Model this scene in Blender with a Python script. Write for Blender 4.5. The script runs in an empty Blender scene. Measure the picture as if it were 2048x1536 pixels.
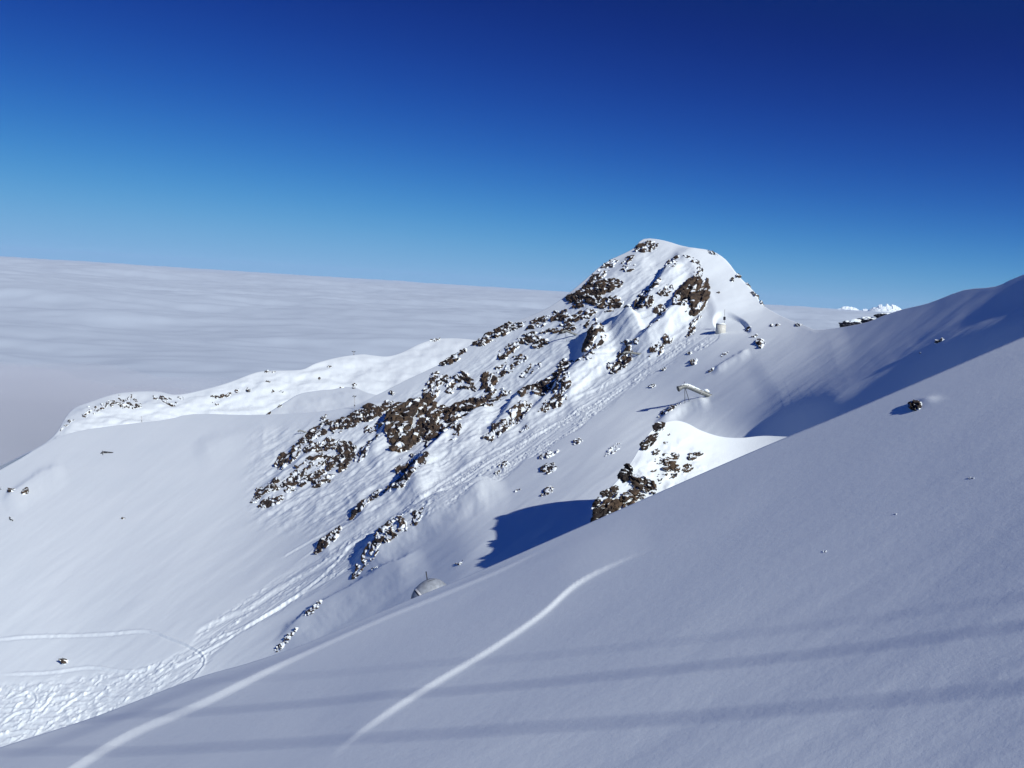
import bpy, math, random
import numpy as np
sc = bpy.context.scene
R = math.radians
# ---------------------------------------------------------------- camera
F = 1930.0; RHO = R(3.6); TH = R(5.7)
cam_d = bpy.data.cameras.new("camera"); cam = bpy.data.objects.new("camera", cam_d)
sc.collection.objects.link(cam); sc.camera = cam
cam_d.sensor_width = 36.0; cam_d.lens = 36.0 * F / 2048.0
cam_d.clip_start = 0.5; cam_d.clip_end = 400000.0
from mathutils import Matrix, Vector
cam.matrix_world = Matrix.Rotation(R(90) - TH, 4, 'X') @ Matrix.Rotation(RHO, 4, 'Z')
# ---------------------------------------------------------------- sun and sky
AZ = R(50); EL = R(32)
SUN = np.array([math.cos(AZ) * math.cos(EL), -math.sin(AZ) * math.cos(EL), math.sin(EL)])
world = bpy.data.worlds.new("World"); sc.world = world; world.use_nodes = True
nt = world.node_tree; nt.nodes.clear()
sky = nt.nodes.new('ShaderNodeTexSky'); sky.sky_type = 'NISHITA'; sky.sun_disc = False
sky.sun_elevation = EL; sky.sun_rotation = math.atan2(SUN[0], SUN[1])
sky.altitude = 5000; sky.air_density = 0.7; sky.dust_density = 0.0; sky.ozone_density = 8.0
sepc = nt.nodes.new('ShaderNodeSeparateColor'); comb = nt.nodes.new('ShaderNodeCombineColor')
nt.links.new(sky.outputs[0], sepc.inputs[0])
for ch, (pw, kk, mm, lo) in enumerate(((3.0, 6.9, 2.15, .012), (2.95, 24.1, 4.47, .20), (2.55, 45.0, 7.41, 1.55))):   # the deep blue of high mountain air
    p1 = nt.nodes.new('ShaderNodeMath'); p1.operation = 'POWER'; p1.inputs[1].default_value = pw
    p2 = nt.nodes.new('ShaderNodeMath'); p2.operation = 'ADD'; p2.inputs[1].default_value = kk
    p3 = nt.nodes.new('ShaderNodeMath'); p3.operation = 'DIVIDE'
    p4 = nt.nodes.new('ShaderNodeMath'); p4.operation = 'MULTIPLY'; p4.inputs[1].default_value = mm
    nt.links.new(sepc.outputs[ch], p1.inputs[0]); nt.links.new(p1.outputs[0], p2.inputs[0]); nt.links.new(p1.outputs[0], p3.inputs[0])
    nt.links.new(p2.outputs[0], p3.inputs[1]); nt.links.new(p3.outputs[0], p4.inputs[0])
    p5 = nt.nodes.new('ShaderNodeMath'); p5.operation = 'SMOOTH_MAX'; p5.inputs[1].default_value = lo; p5.inputs[2].default_value = lo * .3; nt.links.new(p4.outputs[0], p5.inputs[0]); nt.links.new(p5.outputs[0], comb.inputs[ch])
bg = nt.nodes.new('ShaderNodeBackground'); bg.inputs['Strength'].default_value = 0.1
wo = nt.nodes.new('ShaderNodeOutputWorld')
nt.links.new(comb.outputs[0], bg.inputs[0]); nt.links.new(bg.outputs[0], wo.inputs[0])
sl = bpy.data.lights.new("sun", 'SUN'); sl.energy = 4.8; sl.angle = R(0.55); sl.color = (1.0, 0.99, 0.93)
so = bpy.data.objects.new("sun", sl); sc.collection.objects.link(so)
so.rotation_euler = Vector(SUN).to_track_quat('Z', 'Y').to_euler()
sc.view_settings.view_transform = 'Standard'; sc.view_settings.look = 'None'
sc.view_settings.exposure = 0.0; sc.view_settings.gamma = 1.0
sc.cycles.max_bounces = 5; sc.cycles.diffuse_bounces = 3; sc.cycles.volume_bounces = 1
sc.cycles.use_denoising = True

# ---------------------------------------------------------------- projection helpers (pixel of the 2048 x 1536 picture <-> world)
def ray(px, py):
    x = (np.asarray(px, float) - 1024) / F; y = -(np.asarray(py, float) - 768) / F
    X = x * math.cos(RHO) - y * math.sin(RHO); Y = x * math.sin(RHO) + y * math.cos(RHO)
    return np.stack([X, math.cos(TH) + Y * math.sin(TH), -math.sin(TH) + Y * math.cos(TH)], -1)

# ---------------------------------------------------------------- noise
def _hash(ix, iy, iz, seed):
    h = (ix.astype(np.int64) * 374761393 + iy.astype(np.int64) * 668265263 + iz.astype(np.int64) * 2147483647 + seed * 974634777) & 0xffffffff
    h = ((h ^ (h >> 13)) * 1274126177) & 0xffffffff
    h = ((h ^ (h >> 16)) * 2246822519) & 0xffffffff
    return (h ^ (h >> 15)) & 0xffffffff
def vnoise(P, seed=0):
    P = np.asarray(P, float); i = np.floor(P).astype(np.int64); f = P - i; u = f * f * f * (f * (f * 6 - 15) + 10)
    out = 0
    for dx in (0, 1):
        for dy in (0, 1):
            for dz in (0, 1):
                h = _hash(i[..., 0] + dx, i[..., 1] + dy, i[..., 2] + dz, seed)
                gx = ((h & 1023) / 511.5 - 1); gy = (((h >> 10) & 1023) / 511.5 - 1); gz = (((h >> 20) & 1023) / 511.5 - 1)
                w = (u[..., 0] if dx else 1 - u[..., 0]) * (u[..., 1] if dy else 1 - u[..., 1]) * (u[..., 2] if dz else 1 - u[..., 2])
                out = out + w * (gx * (f[..., 0] - dx) + gy * (f[..., 1] - dy) + gz * (f[..., 2] - dz))
    return out * 1.3
def fbm(P, octv=4, seed=0, gain=0.5):
    s = 0; a = 1; P = np.asarray(P, float)
    for o in range(octv):
        s = s + a * vnoise(P * (2.03 ** o) + o * 17.3, seed + o); a *= gain
    return s
def worley(P, seed=0, tilt=False):
    """distance to nearest cell point, second nearest, random value of the nearest cell"""
    P = np.asarray(P, float); i = np.floor(P).astype(np.int64); f = P - i
    d1 = np.full(P.shape[:-1], 9.0); d2 = d1.copy(); v = np.zeros_like(d1); tl = np.zeros_like(d1)
    for dx in (-1, 0, 1):
        for dy in (-1, 0, 1):
            for dz in (-1, 0, 1):
                h = _hash(i[..., 0] + dx, i[..., 1] + dy, i[..., 2] + dz, seed)
                ox = (h & 1023) / 1023.; oy = ((h >> 10) & 1023) / 1023.; oz = ((h >> 20) & 1023) / 1023.
                d = np.sqrt((dx + ox - f[..., 0]) ** 2 + (dy + oy - f[..., 1]) ** 2 + (dz + oz - f[..., 2]) ** 2)
                n = d < d1; d2 = np.where(n, d1, np.minimum(d2, d)); v = np.where(n, ((h >> 5) & 4095) / 4095., v); d1 = np.where(n, d, d1)
                tl = np.where(n, (((h >> 3) & 255) / 127.5 - 1) * (f[..., 0] - dx - ox) + (((h >> 11) & 255) / 127.5 - 1) * (f[..., 1] - dy - oy), tl)
    return (d1, d2, v, tl) if tilt else (d1, d2, v)
def sstep(a, b, x):
    t = np.clip((x - a) / (b - a), 0, 1); return t * t * (3 - 2 * t)
def poly_dist(px, py, pts, margin):
    """signed distance in pixels to a polyline (+ = right hand side when walking along it, y down), and position 0..1 along it"""
    px = np.asarray(px, float); py = np.asarray(py, float)
    pts = np.array(pts, float); D = np.full(px.shape, 1e9); T = np.zeros(px.shape)
    m = (px > pts[:, 0].min() - margin) & (px < pts[:, 0].max() + margin) & (py > pts[:, 1].min() - margin) & (py < pts[:, 1].max() + margin)
    if not m.any(): return D, T
    X = px[m]; Y = py[m]; best = np.full(X.shape, 1e9); sg = np.ones(X.shape); tt = np.zeros(X.shape)
    L = np.hypot(*(pts[1:] - pts[:-1]).T); cum = np.concatenate([[0], np.cumsum(L)]); tot = cum[-1]
    for k in range(len(pts) - 1):
        a, b = pts[k], pts[k + 1]; d = b - a; t = np.clip(((X - a[0]) * d[0] + (Y - a[1]) * d[1]) / (d @ d), 0, 1)
        ex = X - a[0] - t * d[0]; ey = Y - a[1] - t * d[1]; q = np.hypot(ex, ey); n = q < best
        best = np.where(n, q, best); sg = np.where(n, np.where(d[0] * ey - d[1] * ex > 0, 1., -1.), sg); tt = np.where(n, (cum[k] + t * L[k]) / tot, tt)
    D[m] = best * sg; T[m] = tt
    return D, T
def smooth_poly(pts, n=8):
    pts = np.array(pts, float); P = np.vstack([2 * pts[0] - pts[1], pts, 2 * pts[-1] - pts[-2]]); o = []
    for k in range(1, len(P) - 2):
        for t in np.arange(n) / n:
            o.append(.5 * ((2 * P[k]) + (-P[k - 1] + P[k + 1]) * t + (2 * P[k - 1] - 5 * P[k] + 4 * P[k + 1] - P[k + 2]) * t * t + (-P[k - 1] + 3 * P[k] - 3 * P[k + 1] + P[k + 2]) * t ** 3))
    o.append(P[-2]); return np.array(o)
def bspline(W, gx, gy):
    ny, nx = W.shape; gx = np.clip(gx, 0.0, nx - 1.001); gy = np.clip(gy, 0.0, ny - 1.001)
    i = np.floor(gx).astype(int); j = np.floor(gy).astype(int); a = gx - i; b = gy - j
    def wt(t): return [(1 - t) ** 3 / 6, (3 * t ** 3 - 6 * t ** 2 + 4) / 6, (-3 * t ** 3 + 3 * t ** 2 + 3 * t + 1) / 6, t ** 3 / 6]
    Wp = np.pad(W, 2, mode='reflect', reflect_type='odd'); A = wt(a); B = wt(b); s = 0
    for m in range(4):
        for n in range(4): s = s + A[n] * B[m] * Wp[j + m + 1, i + n + 1]
    return s

# inverse forward distance of the ground on coarse grids (1e-6 per metre); the surfaces are built from these
WT_DATA = (54, 114, '''214 214 214 214 214 213 212 211 209 207 205 203 201 199 197 195 192 190 187 184 181 178 174 170 166 162 157 151 146 140 133 127 120 114 108 102 96 91 86 83 80 78 77 78 79 81 84 88
92 96 101 105 108 110 111 110 107 102 95 85 74 62 50 38 29 22 20 23 34 54 84 125 179 246 326 420 528 648 781 926 1080 1243 1413 1587 1764 1942 2119 2294 2464 2629 2788 2941 3089
3232 3371 3506 3639 3770 3900 4028 4155 4281 4405 4527 4647 4763 4877 4987 5095 5199 5301 5401 5499 5596 205 206 206 206 206 206 205 204 202 201 199 197 195 193 191 189 187 185 183
180 178 175 172 169 166 162 158 154 150 146 142 138 134 131 128 125 124 123 124 125 128 132 138 144 152 161 171 181 192 204 215 225 235 243 249 253 255 254 250 244 235 226 216 207
200 197 199 208 224 251 288 338 401 477 568 673 792 924 1069 1225 1391 1566 1748 1934 2122 2310 2495 2675 2850 3017 3176 3327 3471 3608 3740 3868 3993 4116 4238 4358 4479 4598 4717
4834 4949 5062 5172 5280 5385 5487 5588 5686 5783 5880 197 198 198 199 199 198 198 197 195 194 192 191 189 187 186 184 182 180 179 177 175 173 170 168 166 163 160 158 155 153 151
149 148 148 148 149 152 156 162 168 177 187 199 212 226 242 259 277 294 313 330 347 363 377 389 398 404 407 407 404 398 391 383 376 372 372 378 392 415 448 493 551 623 709 810 926
1056 1199 1356 1525 1704 1891 2085 2283 2482 2680 2873 3060 3239 3409 3568 3716 3856 3987 4112 4231 4348 4462 4575 4688 4801 4914 5027 5139 5250 5360 5467 5572 5675 5775 5874 5971
6067 6163 189 190 191 191 192 191 191 190 189 188 186 185 183 182 181 179 178 176 175 174 172 171 169 168 166 165 163 162 161 160 160 161 163 165 169 175 182 190 201 213 228 244
262 282 303 326 350 374 399 425 449 473 495 515 533 547 558 565 568 567 564 558 553 548 546 549 559 577 605 645 698 764 845 941 1053 1179 1320 1476 1645 1826 2018 2218 2425 2635
2846 3055 3258 3453 3636 3808 3967 4112 4246 4371 4487 4597 4704 4809 4913 5018 5123 5230 5337 5444 5551 5657 5761 5864 5964 6062 6159 6255 6350 6444 180 182 183 184 185 185 185
184 183 182 181 180 179 178 177 176 175 174 173 172 171 170 170 169 168 168 168 168 169 170 172 175 180 186 193 203 214 228 244 262 282 305 330 356 385 414 445 477 509 541 573 603
632 658 681 701 717 728 734 736 734 731 726 723 723 728 741 764 797 844 904 979 1069 1175 1297 1435 1588 1755 1937 2131 2336 2549 2770 2994 3218 3438 3652 3854 4044 4217 4375 4517
4645 4761 4867 4967 5063 5157 5252 5347 5445 5544 5645 5747 5850 5952 6054 6154 6252 6348 6443 6538 6631 6725 172 174 176 177 179 179 179 179 179 178 177 177 176 175 175 174 174
173 173 173 173 173 173 173 174 174 176 177 180 183 188 193 201 210 222 235 252 270 292 316 342 372 403 437 472 509 547 586 625 664 703 740 775 808 837 862 883 898 907 912 912 909
905 902 903 911 927 953 992 1045 1113 1197 1297 1413 1545 1694 1859 2038 2232 2439 2658 2886 3120 3359 3597 3830 4055 4267 4463 4639 4796 4933 5053 5159 5253 5341 5425 5507 5591
5677 5766 5857 5952 6049 6147 6246 6345 6442 6538 6633 6726 6819 6912 7004 164 167 170 172 174 175 176 176 176 176 176 176 176 176 176 176 176 177 177 178 179 180 181 182 184 186
188 192 196 202 208 217 228 241 256 275 296 320 347 377 410 446 484 525 567 611 657 703 749 795 840 884 926 965 1001 1031 1057 1076 1089 1096 1097 1094 1090 1087 1089 1098 1116
1147 1191 1251 1326 1419 1529 1655 1799 1959 2135 2327 2533 2753 2985 3227 3477 3730 3984 4232 4469 4692 4894 5073 5228 5360 5470 5564 5645 5719 5789 5859 5931 6006 6086 6170 6258
6349 6443 6539 6635 6730 6823 6916 7008 7099 7191 7282 158 162 166 169 171 173 175 176 177 178 178 179 180 181 182 183 184 186 187 189 191 193 195 198 201 204 208 213 220 228 237
249 263 280 299 322 348 378 411 447 487 529 574 622 672 723 775 828 881 934 986 1036 1085 1130 1172 1208 1239 1263 1279 1288 1290 1287 1282 1278 1280 1289 1310 1345 1394 1461 1545
1647 1767 1904 2059 2231 2418 2622 2840 3073 3318 3575 3839 4109 4378 4641 4893 5127 5337 5519 5672 5796 5895 5975 6042 6100 6155 6211 6270 6334 6404 6481 6562 6648 6738 6830 6923
7015 7107 7198 7288 7379 7469 7559 154 159 164 169 173 176 178 180 182 184 186 188 189 192 194 197 199 202 205 208 212 215 219 222 227 232 238 245 253 263 276 290 308 329 352 380
411 446 485 527 573 623 675 729 786 843 902 962 1021 1081 1139 1196 1250 1302 1349 1392 1428 1457 1478 1489 1490 1486 1480 1475 1476 1486 1509 1548 1603 1678 1771 1883 2013 2162
2328 2511 2710 2925 3155 3400 3658 3928 4207 4491 4776 5056 5323 5569 5787 5973 6123 6238 6325 6389 6439 6480 6519 6561 6607 6661 6721 6790 6865 6946 7031 7119 7209 7299 7389 7479
7568 7657 7746 7835 154 161 167 173 178 183 187 191 194 197 200 204 207 211 215 219 224 228 233 238 243 248 253 258 264 271 278 287 298 311 326 344 365 389 417 449 486 526 571 619
671 727 785 846 909 974 1039 1104 1170 1235 1298 1361 1421 1478 1532 1580 1622 1657 1682 1696 1697 1692 1684 1678 1677 1688 1714 1756 1819 1901 2004 2127 2269 2430 2608 2802 3013
3238 3479 3734 4003 4285 4577 4876 5176 5471 5754 6013 6239 6429 6576 6681 6754 6801 6832 6856 6880 6907 6941 6984 7036 7097 7166 7242 7323 7408 7495 7583 7671 7760 7848 7936 8023
8111 158 167 176 184 191 197 203 208 214 219 224 229 235 241 247 254 260 267 274 280 287 294 301 308 315 324 333 344 357 372 389 410 434 463 495 532 573 618 668 722 781 842 907 974
1043 1113 1184 1255 1325 1394 1463 1530 1595 1658 1716 1770 1818 1859 1890 1908 1908 1902 1892 1884 1882 1894 1922 1971 2041 2133 2247 2382 2536 2709 2900 3106 3327 3562 3812 4076
4354 4646 4949 5259 5572 5880 6179 6449 6683 6879 7022 7115 7172 7201 7215 7223 7231 7246 7269 7302 7347 7401 7465 7537 7614 7696 7781 7867 7954 8041 8128 8215 8301 8388 170 181
192 202 212 221 229 236 244 251 259 267 275 284 293 302 311 320 329 338 347 356 364 373 382 392 403 416 431 448 468 491 519 550 587 627 673 723 778 838 901 968 1039 1111 1186 1261
1336 1411 1485 1558 1630 1701 1770 1837 1899 1957 2009 2056 2096 2123 2119 2113 2103 2092 2090 2103 2135 2191 2270 2373 2500 2648 2816 3003 3205 3423 3654 3898 4156 4426 4710 5009
5322 5639 5958 6274 6585 6863 7105 7304 7443 7526 7568 7581 7580 7573 7570 7574 7588 7615 7653 7703 7762 7831 7905 7985 8068 8152 8238 8323 8409 8495 8580 8666 190 205 218 231 243
255 266 276 287 297 308 319 330 342 354 366 378 390 402 414 425 436 446 456 467 478 491 505 521 540 562 588 618 653 692 737 786 841 900 964 1033 1105 1180 1257 1336 1416 1495 1572
1649 1724 1797 1870 1942 2011 2077 2138 2192 2242 2286 2317 2324 2323 2313 2301 2299 2314 2353 2417 2507 2624 2765 2928 3111 3311 3527 3755 3996 4248 4513 4788 5072 5376 5695 6015
6335 6646 6953 7231 7479 7683 7822 7898 7928 7930 7918 7903 7891 7889 7898 7919 7954 8001 8058 8124 8196 8274 8355 8439 8523 8608 8693 8777 8862 8946 221 239 256 272 287 302 316
330 344 358 372 387 402 417 433 448 464 479 494 509 522 535 547 559 571 584 597 612 630 650 674 702 734 771 813 860 913 971 1034 1102 1174 1250 1329 1411 1493 1576 1657 1736 1813
1888 1962 2035 2108 2178 2246 2308 2362 2414 2461 2499 2523 2525 2520 2509 2509 2529 2577 2652 2755 2887 3045 3224 3422 3636 3865 4105 4353 4613 4885 5163 5443 5750 6072 6390 6701
7002 7292 7554 7796 8003 8145 8218 8244 8242 8226 8207 8193 8188 8196 8216 8249 8295 8351 8416 8488 8565 8645 8728 8811 8895 8979 9062 9146 9230 265 286 306 326 345 364 382 400 417
435 454 473 492 511 531 551 570 589 608 625 641 656 670 683 696 709 723 739 757 778 803 831 865 904 948 997 1052 1113 1179 1250 1325 1404 1486 1570 1655 1739 1821 1901 1976 2049
2121 2192 2264 2333 2400 2460 2516 2569 2618 2660 2695 2716 2719 2718 2722 2750 2809 2897 3017 3166 3342 3539 3752 3979 4221 4474 4726 4993 5271 5552 5838 6139 6448 6752 7046 7327
7593 7834 8058 8260 8406 8481 8510 8512 8501 8486 8475 8473 8483 8505 8539 8586 8642 8708 8780 8857 8937 9019 9102 9186 9269 9352 9434 9518 322 347 372 396 419 442 464 487 509 532
555 578 602 627 651 675 699 722 743 764 782 799 814 828 841 855 869 884 902 924 948 978 1012 1052 1097 1148 1205 1267 1335 1407 1484 1565 1648 1733 1819 1904 1986 2064 2135 2204
2271 2339 2410 2476 2539 2598 2654 2708 2760 2809 2851 2886 2911 2929 2947 2982 3055 3157 3297 3466 3662 3876 4103 4341 4593 4857 5120 5391 5666 5942 6225 6513 6802 7084 7354 7611
7852 8073 8276 8462 8608 8692 8733 8748 8747 8742 8740 8745 8760 8787 8825 8874 8933 9000 9073 9150 9231 9314 9397 9480 9564 9646 9728 9812 395 425 454 482 510 538 565 593 620 648
676 705 734 764 793 822 850 877 902 925 946 965 981 995 1009 1021 1035 1049 1067 1087 1112 1141 1175 1214 1260 1311 1369 1432 1500 1573 1651 1731 1815 1900 1985 2068 2148 2222 2288
2351 2410 2473 2539 2605 2667 2725 2781 2837 2896 2955 3012 3063 3108 3147 3187 3233 3318 3433 3605 3794 4009 4238 4479 4727 4983 5245 5508 5776 6043 6313 6584 6853 7118 7376 7622
7852 8075 8286 8476 8646 8783 8875 8930 8959 8974 8982 8992 9007 9031 9064 9108 9161 9223 9292 9367 9446 9528 9612 9696 9780 9863 9946 10030 10114 484 518 553 586 620 653 685 718
751 785 819 854 888 923 958 992 1025 1056 1085 1111 1134 1154 1171 1185 1197 1208 1220 1233 1249 1268 1292 1319 1353 1391 1436 1487 1544 1607 1675 1748 1824 1904 1985 2068 2149
2229 2305 2373 2429 2485 2539 2599 2663 2728 2790 2851 2909 2970 3038 3112 3190 3266 3343 3416 3492 3578 3683 3816 3972 4170 4389 4621 4861 5109 5362 5619 5875 6132 6390 6649 6903
7150 7393 7629 7863 8080 8287 8484 8662 8820 8950 9047 9114 9158 9189 9212 9236 9263 9296 9338 9389 9448 9514 9586 9664 9745 9828 9913 9998 10083 10168 10252 10336 10421 590 630
669 709 748 786 825 864 903 943 983 1024 1065 1105 1145 1185 1222 1257 1290 1319 1344 1365 1382 1395 1406 1415 1424 1435 1449 1466 1488 1514 1545 1582 1626 1676 1732 1793 1860 1931
2005 2082 2160 2237 2313 2383 2451 2508 2558 2609 2663 2722 2786 2854 2921 2986 3051 3121 3201 3291 3388 3487 3585 3683 3784 3894 4020 4167 4343 4542 4759 4988 5224 5469 5715 5961
6208 6454 6702 6944 7175 7409 7646 7871 8089 8295 8491 8675 8843 8993 9119 9219 9296 9354 9400 9439 9476 9516 9560 9611 9670 9735 9806 9882 9963 10046 10131 10217 10304 10390 10476
10562 10647 10733 712 758 804 849 894 939 985 1030 1076 1122 1169 1216 1263 1309 1355 1399 1441 1481 1517 1548 1575 1597 1613 1625 1633 1640 1646 1654 1666 1681 1700 1723 1752 1787
1828 1876 1931 1991 2055 2124 2194 2267 2339 2409 2477 2532 2586 2634 2684 2736 2792 2853 2922 2997 3072 3145 3220 3300 3390 3492 3600 3711 3822 3936 4055 4185 4330 4494 4679 4882
5098 5326 5558 5795 6033 6270 6509 6746 6978 7221 7445 7667 7890 8104 8310 8507 8692 8866 9026 9170 9294 9399 9484 9555 9614 9667 9718 9770 9826 9886 9952 10024 10100 10181 10264
10350 10437 10525 10613 10701 10788 10875 10962 11048 852 904 956 1008 1059 1111 1163 1216 1269 1322 1376 1429 1482 1534 1585 1634 1681 1724 1763 1797 1825 1847 1863 1873 1878 1881
1884 1889 1898 1911 1928 1948 1974 2006 2044 2089 2141 2200 2262 2327 2394 2462 2527 2587 2643 2689 2734 2782 2832 2887 2948 3016 3093 3177 3263 3347 3428 3514 3608 3710 3819 3932
4049 4172 4303 4448 4610 4788 4983 5193 5408 5632 5861 6093 6322 6555 6786 7029 7259 7488 7707 7922 8132 8336 8532 8720 8897 9063 9217 9357 9481 9590 9683 9764 9835 9901 9965 10028
10094 10164 10238 10316 10398 10482 10569 10657 10747 10836 10925 11014 11103 11191 11279 11367 1008 1067 1125 1183 1242 1301 1360 1420 1481 1541 1601 1661 1720 1777 1833 1887 1937
1984 2026 2062 2091 2113 2128 2135 2137 2137 2136 2138 2145 2157 2171 2188 2210 2239 2273 2315 2365 2421 2481 2543 2607 2670 2730 2784 2833 2879 2925 2974 3029 3092 3163 3243 3331
3427 3526 3620 3706 3790 3874 3959 4049 4149 4264 4391 4532 4688 4864 5061 5267 5482 5701 5924 6149 6366 6596 6842 7075 7309 7536 7757 7970 8177 8378 8573 8760 8940 9110 9270 9420
9557 9682 9794 9895 9985 10067 10144 10219 10293 10369 10447 10528 10612 10698 10787 10877 10967 11059 11150 11241 11331 11421 11510 11599 11688 1179 1244 1310 1375 1441 1507 1574
1642 1710 1777 1844 1910 1974 2036 2096 2153 2207 2256 2300 2338 2368 2390 2404 2408 2408 2404 2400 2400 2406 2418 2431 2445 2463 2487 2516 2554 2602 2656 2714 2774 2836 2898 2959
3016 3069 3121 3173 3231 3298 3376 3465 3561 3662 3770 3879 3983 4075 4154 4222 4278 4329 4394 4485 4603 4748 4917 5115 5330 5551 5773 5997 6216 6455 6675 6903 7139 7370 7597 7817
8031 8238 8437 8631 8818 8998 9170 9335 9491 9637 9773 9899 10015 10121 10219 10310 10397 10482 10566 10650 10735 10823 10912 11003 11095 11187 11281 11374 11466 11558 11650 11741
11831 11921 12011 1365 1436 1509 1581 1655 1729 1803 1878 1954 2028 2101 2173 2241 2308 2371 2430 2486 2537 2582 2620 2650 2672 2686 2687 2684 2680 2675 2675 2682 2691 2702 2714
2728 2747 2772 2807 2851 2904 2963 3025 3091 3158 3225 3291 3356 3421 3490 3566 3653 3753 3861 3975 4091 4209 4325 4436 4532 4609 4660 4686 4699 4720 4764 4844 4971 5166 5388 5617
5851 6077 6318 6544 6776 7000 7225 7452 7676 7896 8109 8315 8515 8707 8894 9074 9247 9414 9574 9726 9870 10005 10133 10252 10363 10467 10567 10662 10755 10846 10938 11030 11123
11216 11311 11406 11501 11596 11691 11785 11878 11971 12063 12154 12245 12336 1562 1641 1720 1800 1880 1962 2045 2127 2210 2291 2370 2446 2518 2587 2651 2712 2768 2820 2865 2902
2929 2950 2962 2964 2961 2958 2955 2956 2962 2971 2980 2989 3000 3016 3039 3070 3114 3168 3231 3301 3376 3453 3533 3614 3698 3786 3881 3985 4098 4220 4347 4476 4605 4733 4855 4969
5066 5137 5174 5176 5159 5143 5143 5171 5255 5474 5689 5927 6183 6420 6659 6889 7117 7340 7560 7780 7996 8207 8412 8611 8803 8989 9168 9342 9510 9672 9827 9976 10119 10254 10383
10504 10620 10730 10835 10937 11037 11135 11233 11330 11428 11525 11623 11721 11818 11915 12011 12106 12200 12294 12386 12479 12570 12662 1770 1855 1941 2028 2116 2206 2296 2386
2475 2562 2645 2725 2799 2868 2932 2991 3047 3097 3140 3176 3199 3216 3226 3230 3231 3231 3232 3235 3241 3250 3258 3267 3276 3292 3313 3344 3388 3448 3519 3601 3689 3782 3880 3982
4093 4213 4343 4480 4620 4763 4903 5043 5183 5318 5445 5559 5652 5716 5742 5728 5691 5653 5625 5628 5686 5889 6091 6315 6556 6792 7026 7254 7477 7695 7910 8121 8329 8531 8728 8919
9104 9283 9456 9624 9787 9944 10096 10243 10383 10519 10648 10772 10891 11006 11116 11224 11329 11432 11535 11636 11738 11838 11939 12038 12137 12235 12333 12429 12524 12618 12712
12805 12897 12989 1986 2077 2170 2264 2359 2455 2553 2649 2744 2836 2924 3005 3080 3147 3208 3263 3314 3361 3400 3431 3451 3466 3476 3483 3488 3493 3498 3504 3513 3524 3535 3546
3558 3573 3594 3626 3674 3742 3826 3922 4026 4138 4257 4387 4530 4688 4858 5034 5200 5356 5501 5646 5793 5932 6062 6175 6261 6316 6333 6309 6263 6215 6178 6173 6225 6371 6549 6753
6973 7196 7419 7639 7855 8066 8273 8476 8674 8868 9056 9239 9416 9589 9756 9919 10077 10230 10379 10523 10663 10798 10928 11054 11176 11294 11408 11520 11629 11736 11843 11948
12052 12155 12257 12359 12459 12558 12656 12753 12849 12944 13038 13132 13225 13318 2207 2305 2403 2503 2605 2708 2812 2914 3014 3109 3199 3280 3353 3417 3471 3519 3564 3604 3637
3663 3683 3698 3711 3722 3731 3741 3751 3762 3775 3790 3807 3823 3839 3857 3882 3919 3975 4052 4147 4257 4378 4509 4653 4813 4990 5186 5400 5618 5800 5950 6092 6239 6390 6531 6664
6778 6859 6906 6917 6887 6838 6788 6748 6742 6787 6896 7046 7224 7421 7627 7836 8043 8249 8450 8648 8841 9031 9215 9395 9570 9740 9906 10068 10226 10379 10529 10675 10818 10956
11091 11221 11348 11472 11592 11709 11824 11937 12047 12156 12264 12370 12475 12579 12681 12783 12883 12982 13079 13176 13271 13366 13460 13554 13648 2432 2535 2639 2744 2852 2961
3069 3176 3279 3376 3464 3543 3611 3669 3715 3754 3790 3823 3854 3879 3900 3918 3933 3948 3961 3976 3992 4008 4027 4049 4073 4096 4119 4144 4177 4223 4287 4372 4476 4597 4732 4883
5052 5240 5445 5670 5920 6183 6370 6501 6637 6782 6932 7078 7215 7330 7414 7456 7462 7433 7388 7343 7311 7308 7347 7434 7560 7715 7889 8076 8268 8462 8655 8845 9032 9216 9396 9572
9743 9911 10074 10234 10390 10543 10693 10840 10983 11123 11261 11395 11526 11653 11778 11900 12019 12136 12251 12364 12475 12584 12692 12798 12903 13006 13108 13209 13308 13406
13503 13599 13694 13789 13884 13978 2658 2765 2873 2983 3095 3208 3321 3430 3533 3628 3712 3786 3844 3892 3930 3964 3996 4027 4057 4084 4106 4127 4147 4164 4182 4203 4224 4248 4274
4302 4335 4367 4398 4433 4476 4532 4604 4695 4804 4934 5083 5251 5441 5648 5869 6102 6353 6603 6798 6952 7103 7260 7417 7569 7712 7826 7909 7949 7958 7939 7907 7875 7854 7857 7894
7968 8076 8211 8366 8534 8709 8888 9068 9247 9423 9597 9768 9935 10099 10259 10416 10570 10722 10870 11016 11160 11301 11439 11575 11709 11839 11967 12093 12216 12336 12454 12571
12685 12797 12907 13016 13123 13229 13333 13435 13536 13636 13734 13832 13928 14024 14119 14214 14309 2883 2993 3104 3217 3333 3448 3562 3671 3771 3861 3935 3997 4044 4085 4121
4154 4187 4219 4251 4281 4308 4333 4356 4378 4400 4425 4452 4483 4518 4555 4595 4635 4676 4721 4774 4839 4918 5012 5126 5264 5424 5606 5809 6028 6256 6488 6723 6952 7151 7327 7502
7676 7843 8003 8148 8262 8345 8393 8412 8409 8393 8377 8370 8382 8420 8488 8583 8703 8841 8993 9153 9318 9485 9652 9818 9982 10144 10303 10459 10613 10764 10913 11060 11205 11347
11488 11627 11763 11898 12030 12161 12289 12414 12538 12659 12778 12895 13009 13122 13233 13343 13450 13556 13660 13763 13864 13964 14063 14161 14258 14354 14450 14545 14641 3105
3216 3329 3444 3561 3677 3789 3895 3988 4067 4129 4180 4222 4261 4298 4333 4367 4402 4436 4469 4501 4531 4558 4585 4612 4640 4673 4712 4755 4801 4848 4896 4946 5000 5064 5137 5221
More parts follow.
